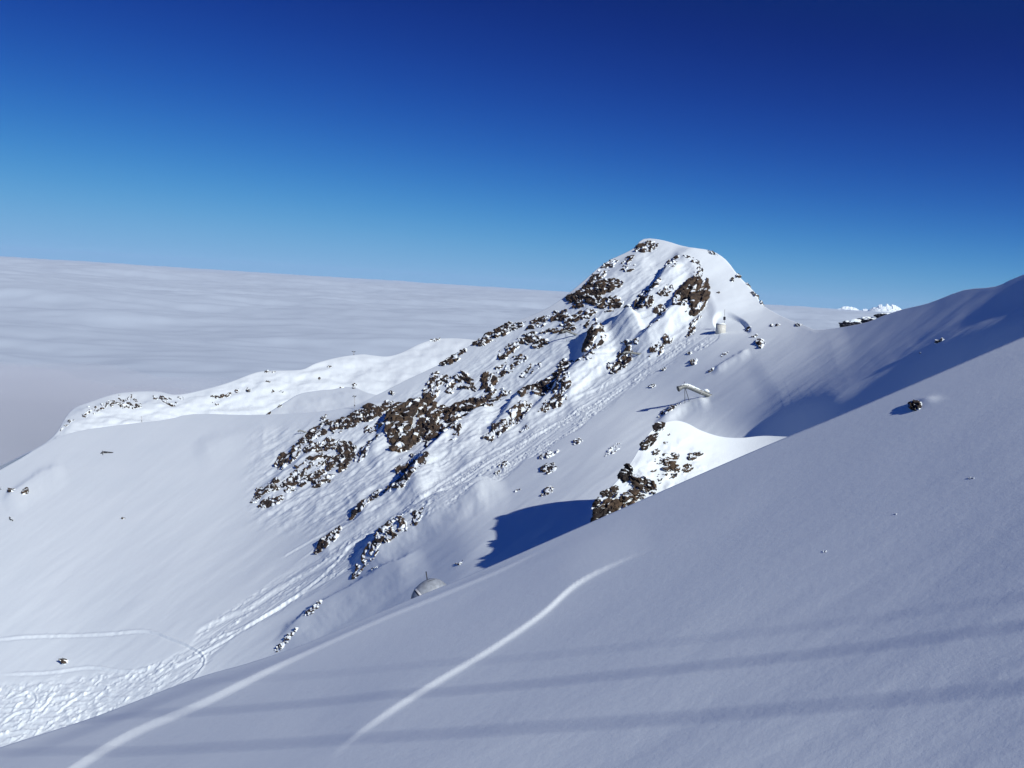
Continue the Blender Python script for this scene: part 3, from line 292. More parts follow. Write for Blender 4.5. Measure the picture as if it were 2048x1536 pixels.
WN_DATA = (34, 71, '''812 813 813 812 809 804 797 788 777 764 749 732 712 689 663 633 600 563 523 478 429 376 320 260 199 135 71 7 -56 -115 -170 -219 -260 -292 -313 -320 -313 -289 -247 -184 -98 12 150
319 520 756 1029 1341 1689 2073 2490 2938 3413 3913 4433 4968 5515 6070 6627 7184 7736 8283 8822 9354 9880 10404 10929 11456 11986 12520 13054 757 759 760 760 758 754 749 741 732
721 708 693 675 655 633 608 581 550 517 481 443 403 361 319 276 234 195 159 128 103 86 79 83 100 132 180 245 329 434 561 711 887 1089 1321 1584 1879 2208 2572 2969 3397 3855 4340
4849 5379 5927 6488 7060 7636 8214 8790 9360 9921 10474 11016 11552 12082 12613 13146 13681 14217 14754 702 705 708 709 708 706 702 696 688 678 667 654 639 623 604 584 562 538 513
486 459 431 404 378 355 335 321 313 313 323 345 380 431 498 582 686 810 956 1123 1314 1530 1770 2037 2332 2656 3011 3396 3811 4256 4728 5226 5748 6289 6849 7424 8011 8606 9205 9804
10399 10986 11563 12128 12682 13226 13763 14299 14838 15377 15916 16456 648 652 656 659 660 659 657 652 646 639 630 619 607 594 579 564 548 530 513 496 480 465 453 445 442 445 457
478 511 557 619 699 796 914 1053 1214 1398 1605 1835 2091 2370 2676 3007 3364 3748 4160 4600 5066 5557 6073 6609 7165 7738 8326 8927 9538 10156 10777 11395 12010 12614 13206 13786
14351 14904 15449 15991 16534 17076 17619 18161 596 603 609 614 617 618 617 615 611 606 599 591 583 573 563 553 543 534 526 519 515 515 520 530 549 577 616 668 736 821 925 1050
1197 1367 1561 1780 2023 2292 2585 2904 3248 3616 4009 4427 4870 5337 5828 6342 6879 7435 8008 8596 9197 9812 10437 11070 11710 12351 12988 13622 14244 14852 15445 16022 16585
17139 17687 18234 18779 19324 19869 552 562 570 578 583 587 589 589 588 585 582 578 573 568 564 560 558 558 560 566 576 592 616 648 690 745 815 902 1007 1133 1282 1454 1652 1876
2126 2402 2705 3034 3390 3770 4175 4604 5057 5532 6029 6548 7087 7646 8224 8818 9425 10041 10666 11306 11953 12605 13266 13926 14581 15232 15871 16495 17102 17692 18266 18829 19384
19934 20483 21030 21578 521 534 546 557 566 573 578 582 584 585 586 586 587 588 591 596 603 614 629 650 677 713 758 814 884 970 1074 1197 1343 1513 1709 1931 2181 2459 2764 3098
3460 3848 4262 4702 5165 5651 6159 6687 7233 7799 8382 8981 9595 10223 10861 11500 12146 12808 13475 14144 14820 15497 16171 16838 17494 18135 18756 19359 19945 20516 21078 21634
22186 22737 23288 511 528 545 560 573 584 594 602 609 615 622 628 636 645 657 672 692 717 748 787 835 893 964 1049 1150 1270 1411 1575 1764 1980 2224 2497 2800 3132 3493 3883 4301
4745 5215 5710 6227 6765 7322 7897 8488 9094 9714 10346 10991 11648 12314 12973 13636 14314 14997 15684 16375 17067 17757 18441 19114 19770 20407 21023 21619 22200 22770 23331
23888 24442 24997 533 556 577 598 616 633 648 662 675 688 702 716 733 752 776 805 840 882 933 994 1066 1151 1251 1368 1505 1662 1843 2051 2285 2550 2844 3169 3524 3910 4325 4769
5239 5735 6256 6800 7366 7950 8551 9166 9794 10435 11086 11743 12411 13085 13766 14448 15135 15828 16526 17229 17934 18641 19346 20045 20733 21404 22054 22683 23291 23881 24458
25025 25587 26146 26704 600 630 658 684 710 733 755 776 797 818 840 865 892 925 963 1008 1062 1125 1200 1287 1388 1504 1638 1791 1965 2164 2388 2640 2923 3236 3581 3957 4365 4802
5268 5761 6280 6823 7389 7977 8584 9208 9846 10495 11152 11820 12494 13173 13859 14550 15246 15946 16650 17358 18071 18786 19505 20224 20942 21654 22355 23039 23702 24342 24960
25559 26142 26716 27282 27846 28409 729 766 801 835 868 899 930 959 989 1020 1052 1088 1129 1177 1232 1297 1373 1462 1564 1681 1815 1966 2137 2329 2545 2787 3056 3355 3686 4048
4443 4870 5327 5813 6327 6865 7426 8010 8614 9238 9880 10535 11206 11880 12560 13248 13941 14638 15341 16048 16758 17472 18190 18911 19636 20363 21092 21822 22551 23273 23985 24679
25352 26001 26627 27234 27824 28403 28975 29544 30111 936 980 1024 1067 1108 1148 1188 1227 1266 1308 1352 1401 1457 1522 1598 1685 1787 1905 2038 2190 2360 2550 2761 2996 3255
3541 3857 4203 4581 4992 5435 5909 6413 6944 7501 8079 8676 9292 9928 10581 11249 11927 12621 13319 14015 14718 15427 16141 16858 17579 18302 19029 19758 20490 21224 21961 22699
23437 24174 24904 25623 26325 27005 27661 28294 28907 29503 30088 30665 31238 31810 1239 1291 1343 1395 1445 1495 1544 1593 1643 1695 1752 1816 1889 1973 2070 2184 2315 2464 2633
2822 3033 3265 3519 3798 4102 4433 4794 5186 5611 6068 6556 7074 7620 8192 8786 9398 10024 10666 11324 11999 12687 13380 14083 14793 15506 16225 16949 17677 18407 19140 19875 20612
21351 22092 22835 23579 24324 25069 25811 26546 27270 27977 28662 29323 29961 30578 31180 31769 32351 32930 33507 1652 1713 1773 1834 1893 1952 2011 2070 2130 2194 2264 2343 2433
2538 2660 2801 2964 3148 3356 3586 3840 4116 4416 4740 5089 5465 5869 6305 6774 7274 7804 8361 8943 9550 10174 10813 11462 12124 12799 13485 14180 14883 15593 16312 17037 17767
18502 19241 19982 20725 21470 22216 22963 23712 24462 25213 25963 26713 27459 28197 28924 29633 30321 30985 31627 32248 32854 33448 34035 34619 35201 2189 2258 2328 2397 2465 2533
2600 2668 2739 2814 2896 2990 3098 3224 3371 3542 3739 3962 4211 4485 4784 5106 5452 5822 6215 6634 7080 7556 8065 8605 9172 9762 10372 11007 11652 12309 12974 13648 14331 15022
15721 16428 17145 17869 18602 19340 20083 20829 21578 22329 23082 23835 24590 25345 26100 26856 27611 28364 29113 29853 30581 31292 31982 32648 33292 33917 34526 35125 35717 36306
36893 2860 2938 3015 3092 3168 3244 3320 3396 3475 3560 3654 3762 3887 4035 4208 4410 4643 4906 5199 5519 5865 6235 6627 7042 7478 7937 8420 8933 9477 10053 10652 11268 11899 12551
13209 13874 14545 15223 15908 16601 17302 18011 18730 19459 20195 20938 21687 22438 23193 23949 24707 25466 26225 26985 27745 28504 29262 30018 30768 31510 32239 32951 33641 34309
34955 35583 36196 36799 37397 37991 38584 3672 3757 3842 3926 4010 4092 4174 4257 4344 4437 4541 4661 4803 4971 5171 5405 5675 5981 6319 6687 7080 7497 7936 8395 8872 9368 9884
10428 11001 11608 12232 12868 13514 14170 14831 15496 16166 16842 17526 18217 18918 19627 20347 21076 21814 22560 23310 24065 24822 25581 26342 27104 27866 28629 29391 30153 30913
31670 32421 33164 33894 34607 35298 35968 36616 37246 37863 38472 39075 39674 40273 4627 4719 4810 4901 4991 5079 5166 5254 5346 5446 5558 5689 5846 6034 6259 6525 6834 7183 7568
7984 8424 8887 9371 9872 10389 10920 11464 12037 12636 13259 13894 14538 15189 15844 16503 17165 17831 18502 19181 19868 20566 21274 21992 22720 23457 24202 24952 25706 26464 27223
27985 28747 29510 30274 31037 31799 32560 33318 34070 34814 35545 36258 36951 37623 38274 38908 39529 40143 40752 41358 41962 5724 5822 5920 6016 6111 6203 6294 6386 6481 6586 6704
6844 7014 7221 7470 7768 8115 8509 8943 9406 9889 10398 10923 11461 12016 12580 13154 13749 14360 14985 15619 16260 16908 17561 18216 18873 19533 20198 20871 21552 22244 22948
23663 24389 25122 25863 26610 27362 28116 28874 29633 30394 31156 31918 32681 33443 34204 34962 35715 36459 37190 37905 38601 39275 39930 40569 41195 41815 42429 43041 43651 6958
7062 7166 7267 7366 7461 7555 7649 7748 7855 7978 8126 8307 8531 8804 9131 9517 9955 10440 10948 11469 12018 12580 13150 13733 14322 14917 15522 16136 16757 17384 18019 18661 19308
19958 20611 21266 21925 22590 23264 23951 24649 25360 26080 26808 27544 28284 29030 29779 30532 31287 32044 32803 33563 34324 35085 35845 36602 37354 38099 38831 39548 40246 40924
41584 42228 42861 43486 44106 44724 45341 8322 8433 8542 8648 8750 8848 8945 9041 9142 9252 9379 9533 9726 9966 10261 10617 11040 11520 12054 12608 13161 13738 14325 14918 15516
16117 16721 17329 17940 18555 19175 19801 20435 21076 21721 22369 23020 23673 24332 25000 25679 26371 27076 27790 28512 29240 29974 30711 31453 32199 32947 33699 34454 35210 35967
36726 37484 38240 38991 39736 40469 41188 41889 42571 43236 43887 44526 45157 45784 46407 47030 9806 9924 10039 10150 10256 10357 10456 10556 10661 10775 10906 11068 11274 11533
11850 12232 12694 13211 13776 14357 14942 15536 16135 16736 17339 17943 18548 19153 19760 20368 20979 21596 22222 22856 23496 24141 24787 25436 26090 26752 27424 28109 28807 29516
30231 30951 31676 32405 33138 33875 34617 35361 36110 36860 37614 38368 39123 39877 40627 41371 42105 42825 43529 44216 44887 45544 46190 46828 47461 48091 48721 11399 11524 11646
11763 11874 11980 12083 12189 12301 12423 12560 12733 12956 13239 13584 13997 14488 15026 15601 16193 16791 17391 17991 18591 19190 19790 20389 20988 21587 22188 22791 23399 24016
24643 25278 25918 26561 27207 27856 28512 29178 29857 30548 31250 31959 32671 33388 34109 34834 35563 36296 37033 37774 38518 39265 40015 40766 41517 42265 43008 43741 44463 45170
45861 46538 47201 47854 48499 49139 49776 50412 13089 13223 13354 13478 13596 13708 13819 13934 14059 14197 14345 14535 14784 15098 15469 15903 16399 16939 17511 18101 18697 19292
19883 20473 21063 21652 22241 22830 23420 24012 24606 25204 25813 26432 27062 27697 28337 28979 29625 30276 30936 31609 32294 32990 33693 34399 35109 35823 36541 37262 37987 38715
39448 40185 40925 41669 42414 43161 43906 44647 45380 46102 46812 47508 48190 48859 49519 50170 50817 51461 52103 14861 15008 15150 15284 15411 15534 15656 15786 15930 16092 16268
16484 16755 17084 17470 17910 18401 18931 19491 20066 20648 21228 21805 22381 22956 23531 24106 24682 25260 25840 26424 27013 27613 28224 28847 29478 30113 30752 31394 32040 32695
33362 34042 34733 35431 36133 36838 37546 38257 38971 39688 40408 41133 41861 42594 43331 44070 44812 45553 46290 47022 47745 48457 49156 49843 50519 51185 51843 52496 53146 53795
16704 16865 17021 17170 17311 17450 17593 17745 17911 18096 18302 18544 18832 19172 19561 19997 20476 20990 21529 22084 22645 23204 23762 24318 24874 25431 25989 26550 27113 27679
28251 28830 29419 30021 30637 31261 31892 32526 33163 33805 34455 35117 35792 36478 37171 37869 38570 39273 39978 40686 41396 42110 42827 43548 44273 45002 45734 46470 47206 47940
48670 49393 50106 50809 51500 52181 52853 53518 54177 54833 55488 18603 18781 18956 19122 19283 19445 19612 19788 19980 20189 20422 20686 20989 21334 21721 22148 22611 23104 23621
24151 24687 25221 25754 26287 26821 27358 27897 28439 28985 29536 30094 30660 31237 31828 32434 33050 33674 34303 34935 35573 36217 36873 37542 38223 38912 39606 40303 41002 41703
42405 43110 43817 44527 45241 45959 46680 47406 48135 48866 49597 50324 51046 51760 52466 53161 53847 54525 55195 55859 56521 57181 20547 20741 20934 21122 21308 21496 21690 21894
22111 22346 22604 22888 23203 23552 23934 24349 24794 25266 25757 26261 26770 27277 27784 28292 28802 29315 29833 30356 30882 31416 31957 32507 33070 33648 34242 34849 35465 36086
36713 37344 37983 38632 39294 39969 40653 41343 42036 42731 43428 44126 44826 45528 46232 46939 47650 48365 49085 49808 50533 51259 51984 52705 53420 54127 54826 55516 56198 56873
57543 58209 58874 22525 22737 22948 23159 23371 23587 23809 24040 24285 24546 24825 25128 25455 25806 26183 26586 27014 27464 27931 28408 28889 29369 29849 30330 30814 31304 31799
32300 32806 33320 33842 34376 34922 35484 36065 36660 37266 37879 38497 39121 39753 40395 41050 41718 42396 43081 43769 44460 45153 45847 46542 47239 47938 48640 49345 50054 50767
51485 52205 52928 53649 54369 55084 55792 56494 57188 57874 58553 59227 59897 60566 24530 24760 24990 25224 25461 25704 25953 26213 26483 26768 27069 27388 27726 28080 28452 28845
29258 29688 30132 30583 31037 31490 31942 32397 32855 33320 33791 34269 34754 35246 35749 36264 36792 37338 37903 38484 39078 39680 40289 40905 41529 42163 42809 43470 44141 44819
45502 46188 46876 47566 48257 48949 49643 50340 51040 51744 52452 53165 53881 54600 55319 56037 56751 57461 58165 58862 59552 60233 60910 61584 62257 26559 26804 27052 27307 27568
27836 28112 28397 28693 28999 29319 29652 29998 30356 30728 31114 31514 31926 32348 32774 33202 33629 34055 34484 34917 35357 35804 36258 36720 37190 37672 38167 38678 39206 39754
40320 40899 41489 42087 42693 43308 43933 44571 45223 45886 46558 47234 47914 48597 49282 49968 50656 51346 52039 52734 53434 54138 54847 55560 56275 56992 57709 58422 59132 59837
60536 61228 61913 62593 63271 63947 28605 28865 29130 29403 29685 29976 30276 30584 30902 31229 31565 31910 32265 32627 32998 33378 33767 34164 34565 34969 35373 35775 36177 36581
36989 37404 37826 38256 38694 39143 39604 40079 40571 41082 41613 42162 42726 43302 43887 44483 45088 45704 46334 46976 47631 48294 48964 49638 50315 50995 51676 52360 53046 53735
54427 55123 55824 56530 57240 57953 58668 59383 60096 60806 61511 62211 62904 63592 64276 64956 65634 30665 30938 31217 31507 31807 32118 32438 32767 33104 33448 33798 34155 34516
34882 35252 35626 36005 36386 36770 37152 37533 37912 38291 38671 39055 39445 39843 40249 40664 41091 41531 41987 42461 42955 43468 44000 44548 45110 45683 46268 46863 47471 48092
48726 49372 50027 50690 51357 52029 52703 53381 54060 54743 55428 56118 56812 57510 58213 58921 59632 60345 61058 61771 62480 63186 63887 64582 65272 65957 66640 67320 32734 33018
33310 33614 33931 34260 34599 34947 35301 35661 36025 36391 36759 37128 37496 37865 38234 38602 38967 39330 39689 40046 40401 40758 41118 41484 41858 42240 42633 43038 43458 43895
44351 44826 45322 45837 46370 46917 47478 48052 48637 49236 49849 50474 51111 51759 52414 53076 53742 54411 55084 55760 56439 57122 57808 58500 59196 59897 60602 61311 62023 62735
63446 64156 64862 65563 66260 66951 67639 68323 69005''')
WO_DATA = (16, 28, '''7040 7053 7063 7070 7069 7060 7039 7003 6950 6880 6781 6649 6492 6323 6164 6031 5935 5880 5869 5902 5977 6086 6223 6374 6531 6697 6864 7029 7184 7198 7211 7221 7226 7222 7207 7178
7134 7078 6999 6885 6743 6588 6445 6332 6255 6218 6222 6267 6356 6471 6615 6768 6924 7085 7246 7405 7324 7341 7357 7371 7381 7383 7374 7351 7310 7265 7204 7117 6993 6850 6726 6635
6578 6560 6579 6636 6739 6862 7005 7156 7308 7461 7614 7767 7461 7481 7500 7517 7531 7538 7536 7519 7488 7453 7407 7339 7233 7109 7010 6947 6909 6909 6945 7014 7121 7246 7381 7522
7665 7810 7955 8100 7594 7615 7636 7657 7675 7687 7691 7678 7659 7633 7600 7554 7482 7396 7322 7274 7254 7264 7308 7382 7481 7596 7722 7852 7983 8121 8259 8396 7720 7743 7766 7789
7810 7826 7833 7827 7816 7801 7780 7753 7713 7661 7612 7579 7570 7588 7634 7705 7797 7904 8020 8142 8266 8394 8521 8648 7842 7865 7888 7913 7936 7955 7964 7966 7963 7956 7945 7932
7913 7887 7860 7843 7843 7865 7911 7978 8063 8163 8271 8385 8501 8619 8736 8853 7960 7982 8005 8029 8053 8072 8084 8093 8098 8098 8095 8091 8084 8076 8066 8061 8068 8093 8138 8201
8281 8373 8473 8579 8687 8795 8903 9011 8077 8097 8118 8140 8162 8181 8199 8212 8222 8228 8232 8234 8236 8237 8238 8242 8253 8278 8320 8380 8453 8538 8631 8729 8829 8929 9030 9129
8195 8213 8233 8254 8274 8293 8311 8327 8339 8349 8358 8366 8373 8380 8388 8396 8409 8431 8467 8520 8587 8666 8752 8843 8936 9031 9125 9219 8317 8334 8350 8369 8390 8409 8427 8442
8456 8467 8479 8490 8501 8512 8523 8535 8548 8566 8593 8635 8694 8765 8846 8931 9020 9110 9200 9289 8447 8463 8480 8498 8515 8533 8549 8564 8576 8588 8599 8612 8624 8637 8650 8663
8676 8692 8713 8743 8787 8848 8922 9003 9088 9174 9261 9348 8583 8600 8617 8633 8649 8664 8679 8693 8704 8714 8725 8736 8748 8760 8773 8786 8800 8814 8831 8853 8884 8930 8992 9067
9147 9231 9316 9401 8724 8740 8757 8772 8787 8802 8815 8827 8837 8846 8855 8865 8875 8886 8898 8910 8922 8935 8949 8966 8988 9020 9067 9130 9204 9284 9366 9450 8867 8883 8899 8914
8929 8942 8955 8966 8975 8983 8991 8999 9008 9017 9027 9037 9048 9059 9070 9083 9098 9119 9151 9199 9264 9338 9417 9498 9011 9027 9043 9057 9072 9085 9097 9107 9115 9122 9129 9136
9144 9152 9160 9169 9178 9187 9195 9202 9209 9220 9239 9274 9327 9394 9469 9547''')
WF_DATA = (12, 51, '''-252 -193 -136 -83 -32 16 62 107 151 193 235 276 317 357 398 440 484 530 579 631 683 735 786 832 874 908 936 956 969 976 977 973 965 953 939 923 908 894 881 870 861 852 845 838 832
826 821 816 811 807 804 -129 -66 -5 55 112 167 221 272 322 370 416 459 500 540 578 616 656 696 739 784 829 875 918 958 992 1020 1041 1055 1063 1066 1065 1059 1049 1036 1022 1007
993 980 969 959 951 944 938 932 927 922 918 913 910 906 903 -8 60 127 192 256 319 380 438 494 548 597 643 685 723 758 792 826 861 897 934 973 1011 1048 1080 1108 1129 1143 1151
1154 1153 1149 1142 1130 1117 1103 1090 1077 1065 1055 1048 1041 1035 1030 1026 1022 1018 1014 1011 1007 1005 1002 111 184 257 330 401 471 539 605 667 725 779 826 868 904 935 963
991 1019 1048 1078 1109 1140 1169 1194 1214 1229 1236 1238 1237 1233 1227 1219 1207 1194 1181 1170 1159 1149 1141 1135 1130 1125 1122 1118 1115 1112 1109 1106 1104 1101 1099 229
309 388 467 545 623 698 771 839 901 957 1005 1046 1078 1103 1124 1144 1165 1186 1208 1231 1254 1276 1291 1304 1314 1313 1310 1306 1301 1294 1286 1275 1264 1255 1245 1237 1230 1224
1219 1215 1211 1208 1206 1204 1202 1200 1198 1196 1195 1193 347 433 518 604 690 774 857 935 1008 1072 1128 1175 1212 1239 1256 1268 1279 1292 1305 1318 1331 1346 1361 1366 1369
1370 1367 1363 1360 1355 1350 1344 1337 1329 1322 1316 1310 1305 1301 1297 1294 1292 1290 1288 1287 1286 1285 1285 1284 1283 1283 465 556 648 740 833 924 1012 1095 1169 1234 1287
1328 1357 1377 1383 1384 1388 1393 1397 1401 1405 1408 1412 1412 1411 1411 1412 1411 1408 1405 1402 1398 1393 1388 1383 1379 1376 1373 1370 1368 1367 1366 1365 1365 1365 1365 1365
1365 1366 1366 1367 584 680 777 875 973 1070 1162 1247 1321 1380 1424 1456 1470 1477 1473 1468 1463 1460 1456 1453 1451 1449 1449 1451 1452 1452 1453 1453 1453 1452 1450 1447 1444
1441 1439 1437 1435 1434 1434 1434 1434 1434 1435 1435 1436 1437 1439 1440 1442 1443 1445 703 804 905 1008 1111 1211 1306 1390 1460 1509 1535 1549 1547 1539 1531 1522 1514 1507
1501 1496 1493 1491 1490 1490 1491 1492 1493 1493 1494 1494 1494 1493 1491 1490 1489 1489 1489 1490 1491 1492 1494 1496 1498 1500 1502 1504 1507 1509 1511 1514 1516 821 926 1032
1138 1244 1346 1441 1522 1582 1615 1622 1615 1603 1592 1582 1572 1563 1554 1547 1540 1536 1533 1531 1530 1530 1531 1531 1532 1533 1534 1534 1535 1535 1535 1535 1536 1538 1540 1543
1546 1549 1552 1555 1559 1562 1566 1569 1573 1576 1580 1583 940 1047 1155 1264 1372 1475 1567 1642 1688 1702 1692 1675 1659 1645 1634 1623 1613 1603 1594 1586 1581 1576 1574 1572
1571 1571 1571 1571 1571 1572 1573 1574 1575 1576 1577 1579 1582 1586 1590 1594 1598 1603 1608 1612 1617 1622 1627 1632 1637 1641 1646 1058 1166 1276 1388 1497 1599 1688 1753 1783
1780 1759 1735 1716 1700 1686 1674 1663 1652 1642 1633 1626 1621 1617 1615 1613 1612 1611 1610 1610 1610 1611 1612 1613 1614 1616 1619 1623 1628 1633 1638 1644 1650 1656 1662 1669
1675 1682 1689 1695 1701 1707''')
WK_DATA = (9, 27, '''1435 1441 1446 1452 1458 1464 1471 1478 1485 1494 1504 1514 1525 1538 1550 1562 1573 1582 1590 1597 1603 1609 1613 1618 1622 1625 1629 1543 1548 1554 1559 1565 1571 1577 1584 1591
1600 1609 1619 1631 1643 1656 1668 1679 1688 1696 1703 1709 1714 1718 1723 1726 1730 1734 1651 1656 1661 1666 1672 1677 1683 1690 1697 1706 1715 1725 1736 1749 1762 1774 1785 1794
1801 1808 1814 1819 1823 1827 1831 1835 1839 1758 1763 1768 1773 1779 1784 1790 1796 1803 1811 1821 1830 1841 1854 1868 1880 1891 1899 1907 1913 1919 1924 1928 1932 1936 1940 1943
1866 1871 1876 1881 1885 1891 1896 1902 1909 1917 1927 1937 1947 1960 1973 1985 1996 2005 2012 2018 2024 2028 2033 2037 2040 2044 2048 1974 1979 1983 1988 1992 1997 2002 2008 2015
2023 2033 2043 2053 2065 2078 2090 2101 2109 2116 2122 2127 2132 2137 2141 2145 2149 2153 2082 2086 2091 2095 2099 2104 2109 2114 2121 2129 2138 2148 2158 2170 2182 2194 2204 2213
2220 2225 2231 2236 2240 2245 2249 2253 2258 2190 2194 2198 2202 2206 2210 2215 2220 2227 2235 2244 2253 2263 2274 2286 2298 2308 2316 2323 2329 2334 2339 2344 2349 2353 2358 2362
2297 2301 2305 2308 2312 2316 2321 2326 2333 2340 2349 2358 2368 2379 2390 2401 2411 2419 2426 2432 2437 2443 2448 2453 2457 2462 2466''')
def load(D): return np.array([float(v) for v in D[2].split()]).reshape(D[0], D[1]) * 1e-6
# ---------------------------------------------------------------- outlines of the ground, as seen along the lines of sight
SKY = [(-1100, 1500), (-700, 1300), (-400, 1150), (-200, 1040), (0, 940), (90, 888), (150, 864), (240, 850), (330, 840), (389, 828), (509, 830), (631, 824), (707, 812), (752, 791), (813, 760), (883, 727), (929, 698), (961, 677), (1014, 648), (1061, 632), (1105, 610), (1146, 580), (1173, 557), (1211, 525), (1264, 499), (1287, 478), (1328, 481), (1378, 496), (1422, 503), (1452, 521), (1478, 554), (1510, 586), (1525, 610), (1569, 635), (1616, 654), (1636, 660), (1687, 654), (1735, 644), (1768, 631), (1808, 618), (1858, 606), (1928, 580), (1992, 573), (2048, 549), (2250, 480), (2450, 420), (2800, 330), (3400, 180)]
NEAR = [(-1100, 1880), (-700, 1745), (-400, 1640), (-200, 1565), (0, 1497), (190, 1435), (385, 1360), (500, 1326), (600, 1292), (700, 1250), (825, 1197), (945, 1148), (1185, 1043), (1500, 905), (1700, 822), (2048, 673), (2250, 590), (2450, 520), (2800, 410), (3400, 225)]
SKYA = smooth_poly(SKY, 3); NEARA = smooth_poly(NEAR, 8)
SKYA = SKYA[np.argsort(SKYA[:, 0])]; NEARA = NEARA[np.argsort(NEARA[:, 0])]
def skyline(px): return np.interp(px, SKYA[:, 0], SKYA[:, 1])
def nearline(px): return np.interp(px, NEARA[:, 0], NEARA[:, 1])
OUT = smooth_poly([(1130, 1190), (1180, 1120), (1190, 1052), (1194, 1004), (1212, 985), (1238, 957), (1262, 925), (1285, 887), (1303, 861), (1324, 847), (1350, 841), (1375, 847), (1402, 861), (1440, 873), (1480, 876), (1525, 872), (1560, 873), (1600, 874), (1670, 870), (1740, 860), (1800, 850)], 4)
OUT = OUT[np.argsort(OUT[:, 0])]
def outline(px): return np.interp(px, OUT[:, 0], OUT[:, 1])

TRACK_BAND = smooth_poly([(1425, 672), (1360, 700), (1290, 740), (1215, 790), (1160, 830), (1080, 880), (1000, 930), (900, 985), (800, 1045), (700, 1105), (600, 1165), (520, 1215), (440, 1265), (380, 1320), (300, 1370), (180, 1400), (0, 1430), (-60, 1440)], 6)
RIBS = [  # crest (walked from lower left to upper right: + side = towards the camera), height m, width near side px, width far side px
    ([(1270, 700), (1320, 650), (1360, 600), (1400, 560)], 2.2, 26, 7),
    ([(1170, 650), (1235, 690), (1255, 655), (1290, 625), (1345, 560), (1360, 520)], 0, 20, 6),
    ([(1215, 668), (1270, 640), (1300, 600), (1345, 535), (1362, 505)], 3.2, 40, 8),
    ([(1175, 660), (1195, 668), (1230, 655), (1265, 628)], 3.0, 40, 8),
    ([(1240, 715), (1290, 690), (1345, 640), (1390, 610), (1420, 585)], 2.6, 22, 7),
    ([(1130, 610), (1200, 575), (1260, 530), (1300, 500)], 1.2, 40, 14),
    ([(1100, 800), (1160, 740), (1180, 690), (1200, 660)], 2.6, 34, 9),
    ([(1030, 860), (1070, 825), (1120, 780), (1170, 740), (1230, 700)], 2.2, 26, 8),
    ([(985, 880), (1010, 840), (1040, 800), (1080, 770)], 2.2, 24, 8),
    ([(780, 1000), (830, 960), (850, 920), (900, 880), (950, 840), (1000, 800)], 3.5, 34, 9),
    ([(700, 1035), (760, 1005), (800, 970)], 1.6, 24, 6),
    ([(720, 920), (760, 880), (790, 840), (850, 800)], 2.4, 34, 9),
    ([(560, 940), (600, 900), (660, 860), (720, 830), (790, 800)], 1.4, 34, 10),
    ([(520, 1010), (560, 960), (600, 930), (650, 905)], 1.2, 30, 10),
    ([(700, 1150), (740, 1100), (800, 1050), (850, 1018), (930, 985), (1010, 950)], 2.0, 34, 9),
    ([(545, 1296), (600, 1245), (660, 1205), (740, 1160), (850, 1100)], 0.9, 40, 8),
    ([(900, 930), (990, 860), (1060, 800)], 0.7, 40, 14),
    ([(630, 1102), (680, 1062), (730, 1040)], 0.8, 20, 6),
    ([(1420, 560), (1450, 580), (1480, 600)], 0, 20, 8),
    ([(1500, 770), (1580, 720), (1640, 690), (1700, 675)], 0.25, 60, 40),
    ([(1500, 886), (1600, 858), (1700, 818), (1800, 772), (1920, 722), (2048, 672), (2200, 600), (2400, 520)], 2.7, 70, 58),
    ([(1440, 650), (1426, 606), (1402, 562), (1372, 522), (1345, 496)], 1.9, 80, 16),
    ([(1420, 745), (1450, 725), (1500, 700)], 0.5, 10, 4),
    ([(380, 905), (460, 875), (560, 860)], 0.5, 30, 16),
    ([(0, 1010), (60, 965), (130, 930)], 0.8, 26, 10),
    ([(1310, 850), (1345, 822), (1375, 808), (1420, 795)], 0.9, 14, 6),
]
RIBS = [(smooth_poly(r[0], 5),) + tuple(r[1:]) for r in RIBS]
TRACKS = [  # ski and sluff tracks, (points, half width px, depth m)
    (smooth_poly([(-40, 1286), (60, 1276), (200, 1272), (290, 1265), (340, 1280), (385, 1298), (405, 1315), (400, 1335), (370, 1370)]), 2.2, .30),
    (smooth_poly([(390, 1270), (450, 1240), (500, 1218), (560, 1180), (640, 1135), (720, 1085), (770, 1050)]), 4, .3),
    (smooth_poly([(400, 1290), (500, 1250), (600, 1190), (670, 1130), (700, 1095), (760, 1060), (830, 1030)]), 2, .3),
    (smooth_poly([(330, 1345), (420, 1300), (520, 1240), (620, 1180), (690, 1140)]), 2, .25),
    (smooth_poly([(590, 1130), (660, 1080), (760, 1020), (850, 965), (950, 900)]), 1.6, .2),
    (smooth_poly([(560, 1120), (620, 1085), (700, 1040)]), 1.6, .2),
    (smooth_poly([(870, 1005), (920, 975), (960, 945), (990, 935)]), 2, .3),
    (smooth_poly([(770, 1050), (850, 1000), (900, 960), (1000, 900), (1080, 850), (1160, 800), (1260, 750)]), 2, .3),
    (smooth_poly([(830, 1010), (920, 965), (1000, 915), (1100, 858), (1200, 795), (1260, 762)]), 1.6, .25),
    (smooth_poly([(1220, 765), (1255, 748), (1330, 705), (1400, 672)]), 1.6, .25),
    (smooth_poly([(0, 1352), (100, 1348), (180, 1338), (260, 1345), (330, 1330)]), 2.2, .25),
    (smooth_poly([(0, 1450), (40, 1425), (80, 1420), (110, 1390)]), 2, .3),
    (smooth_poly([(110, 1430), (150, 1400), (190, 1380)]), 2, .3),
    (smooth_poly([(20, 1400), (60, 1385), (70, 1400), (55, 1412)]), 2, .3),
]
WTB = load(WT_DATA); WNB = load(WN_DATA); WOB = load(WO_DATA)

def away(P):
    a = P.copy(); a[..., 2] = 0; a /= np.linalg.norm(a, axis=-1, keepdims=True); return a

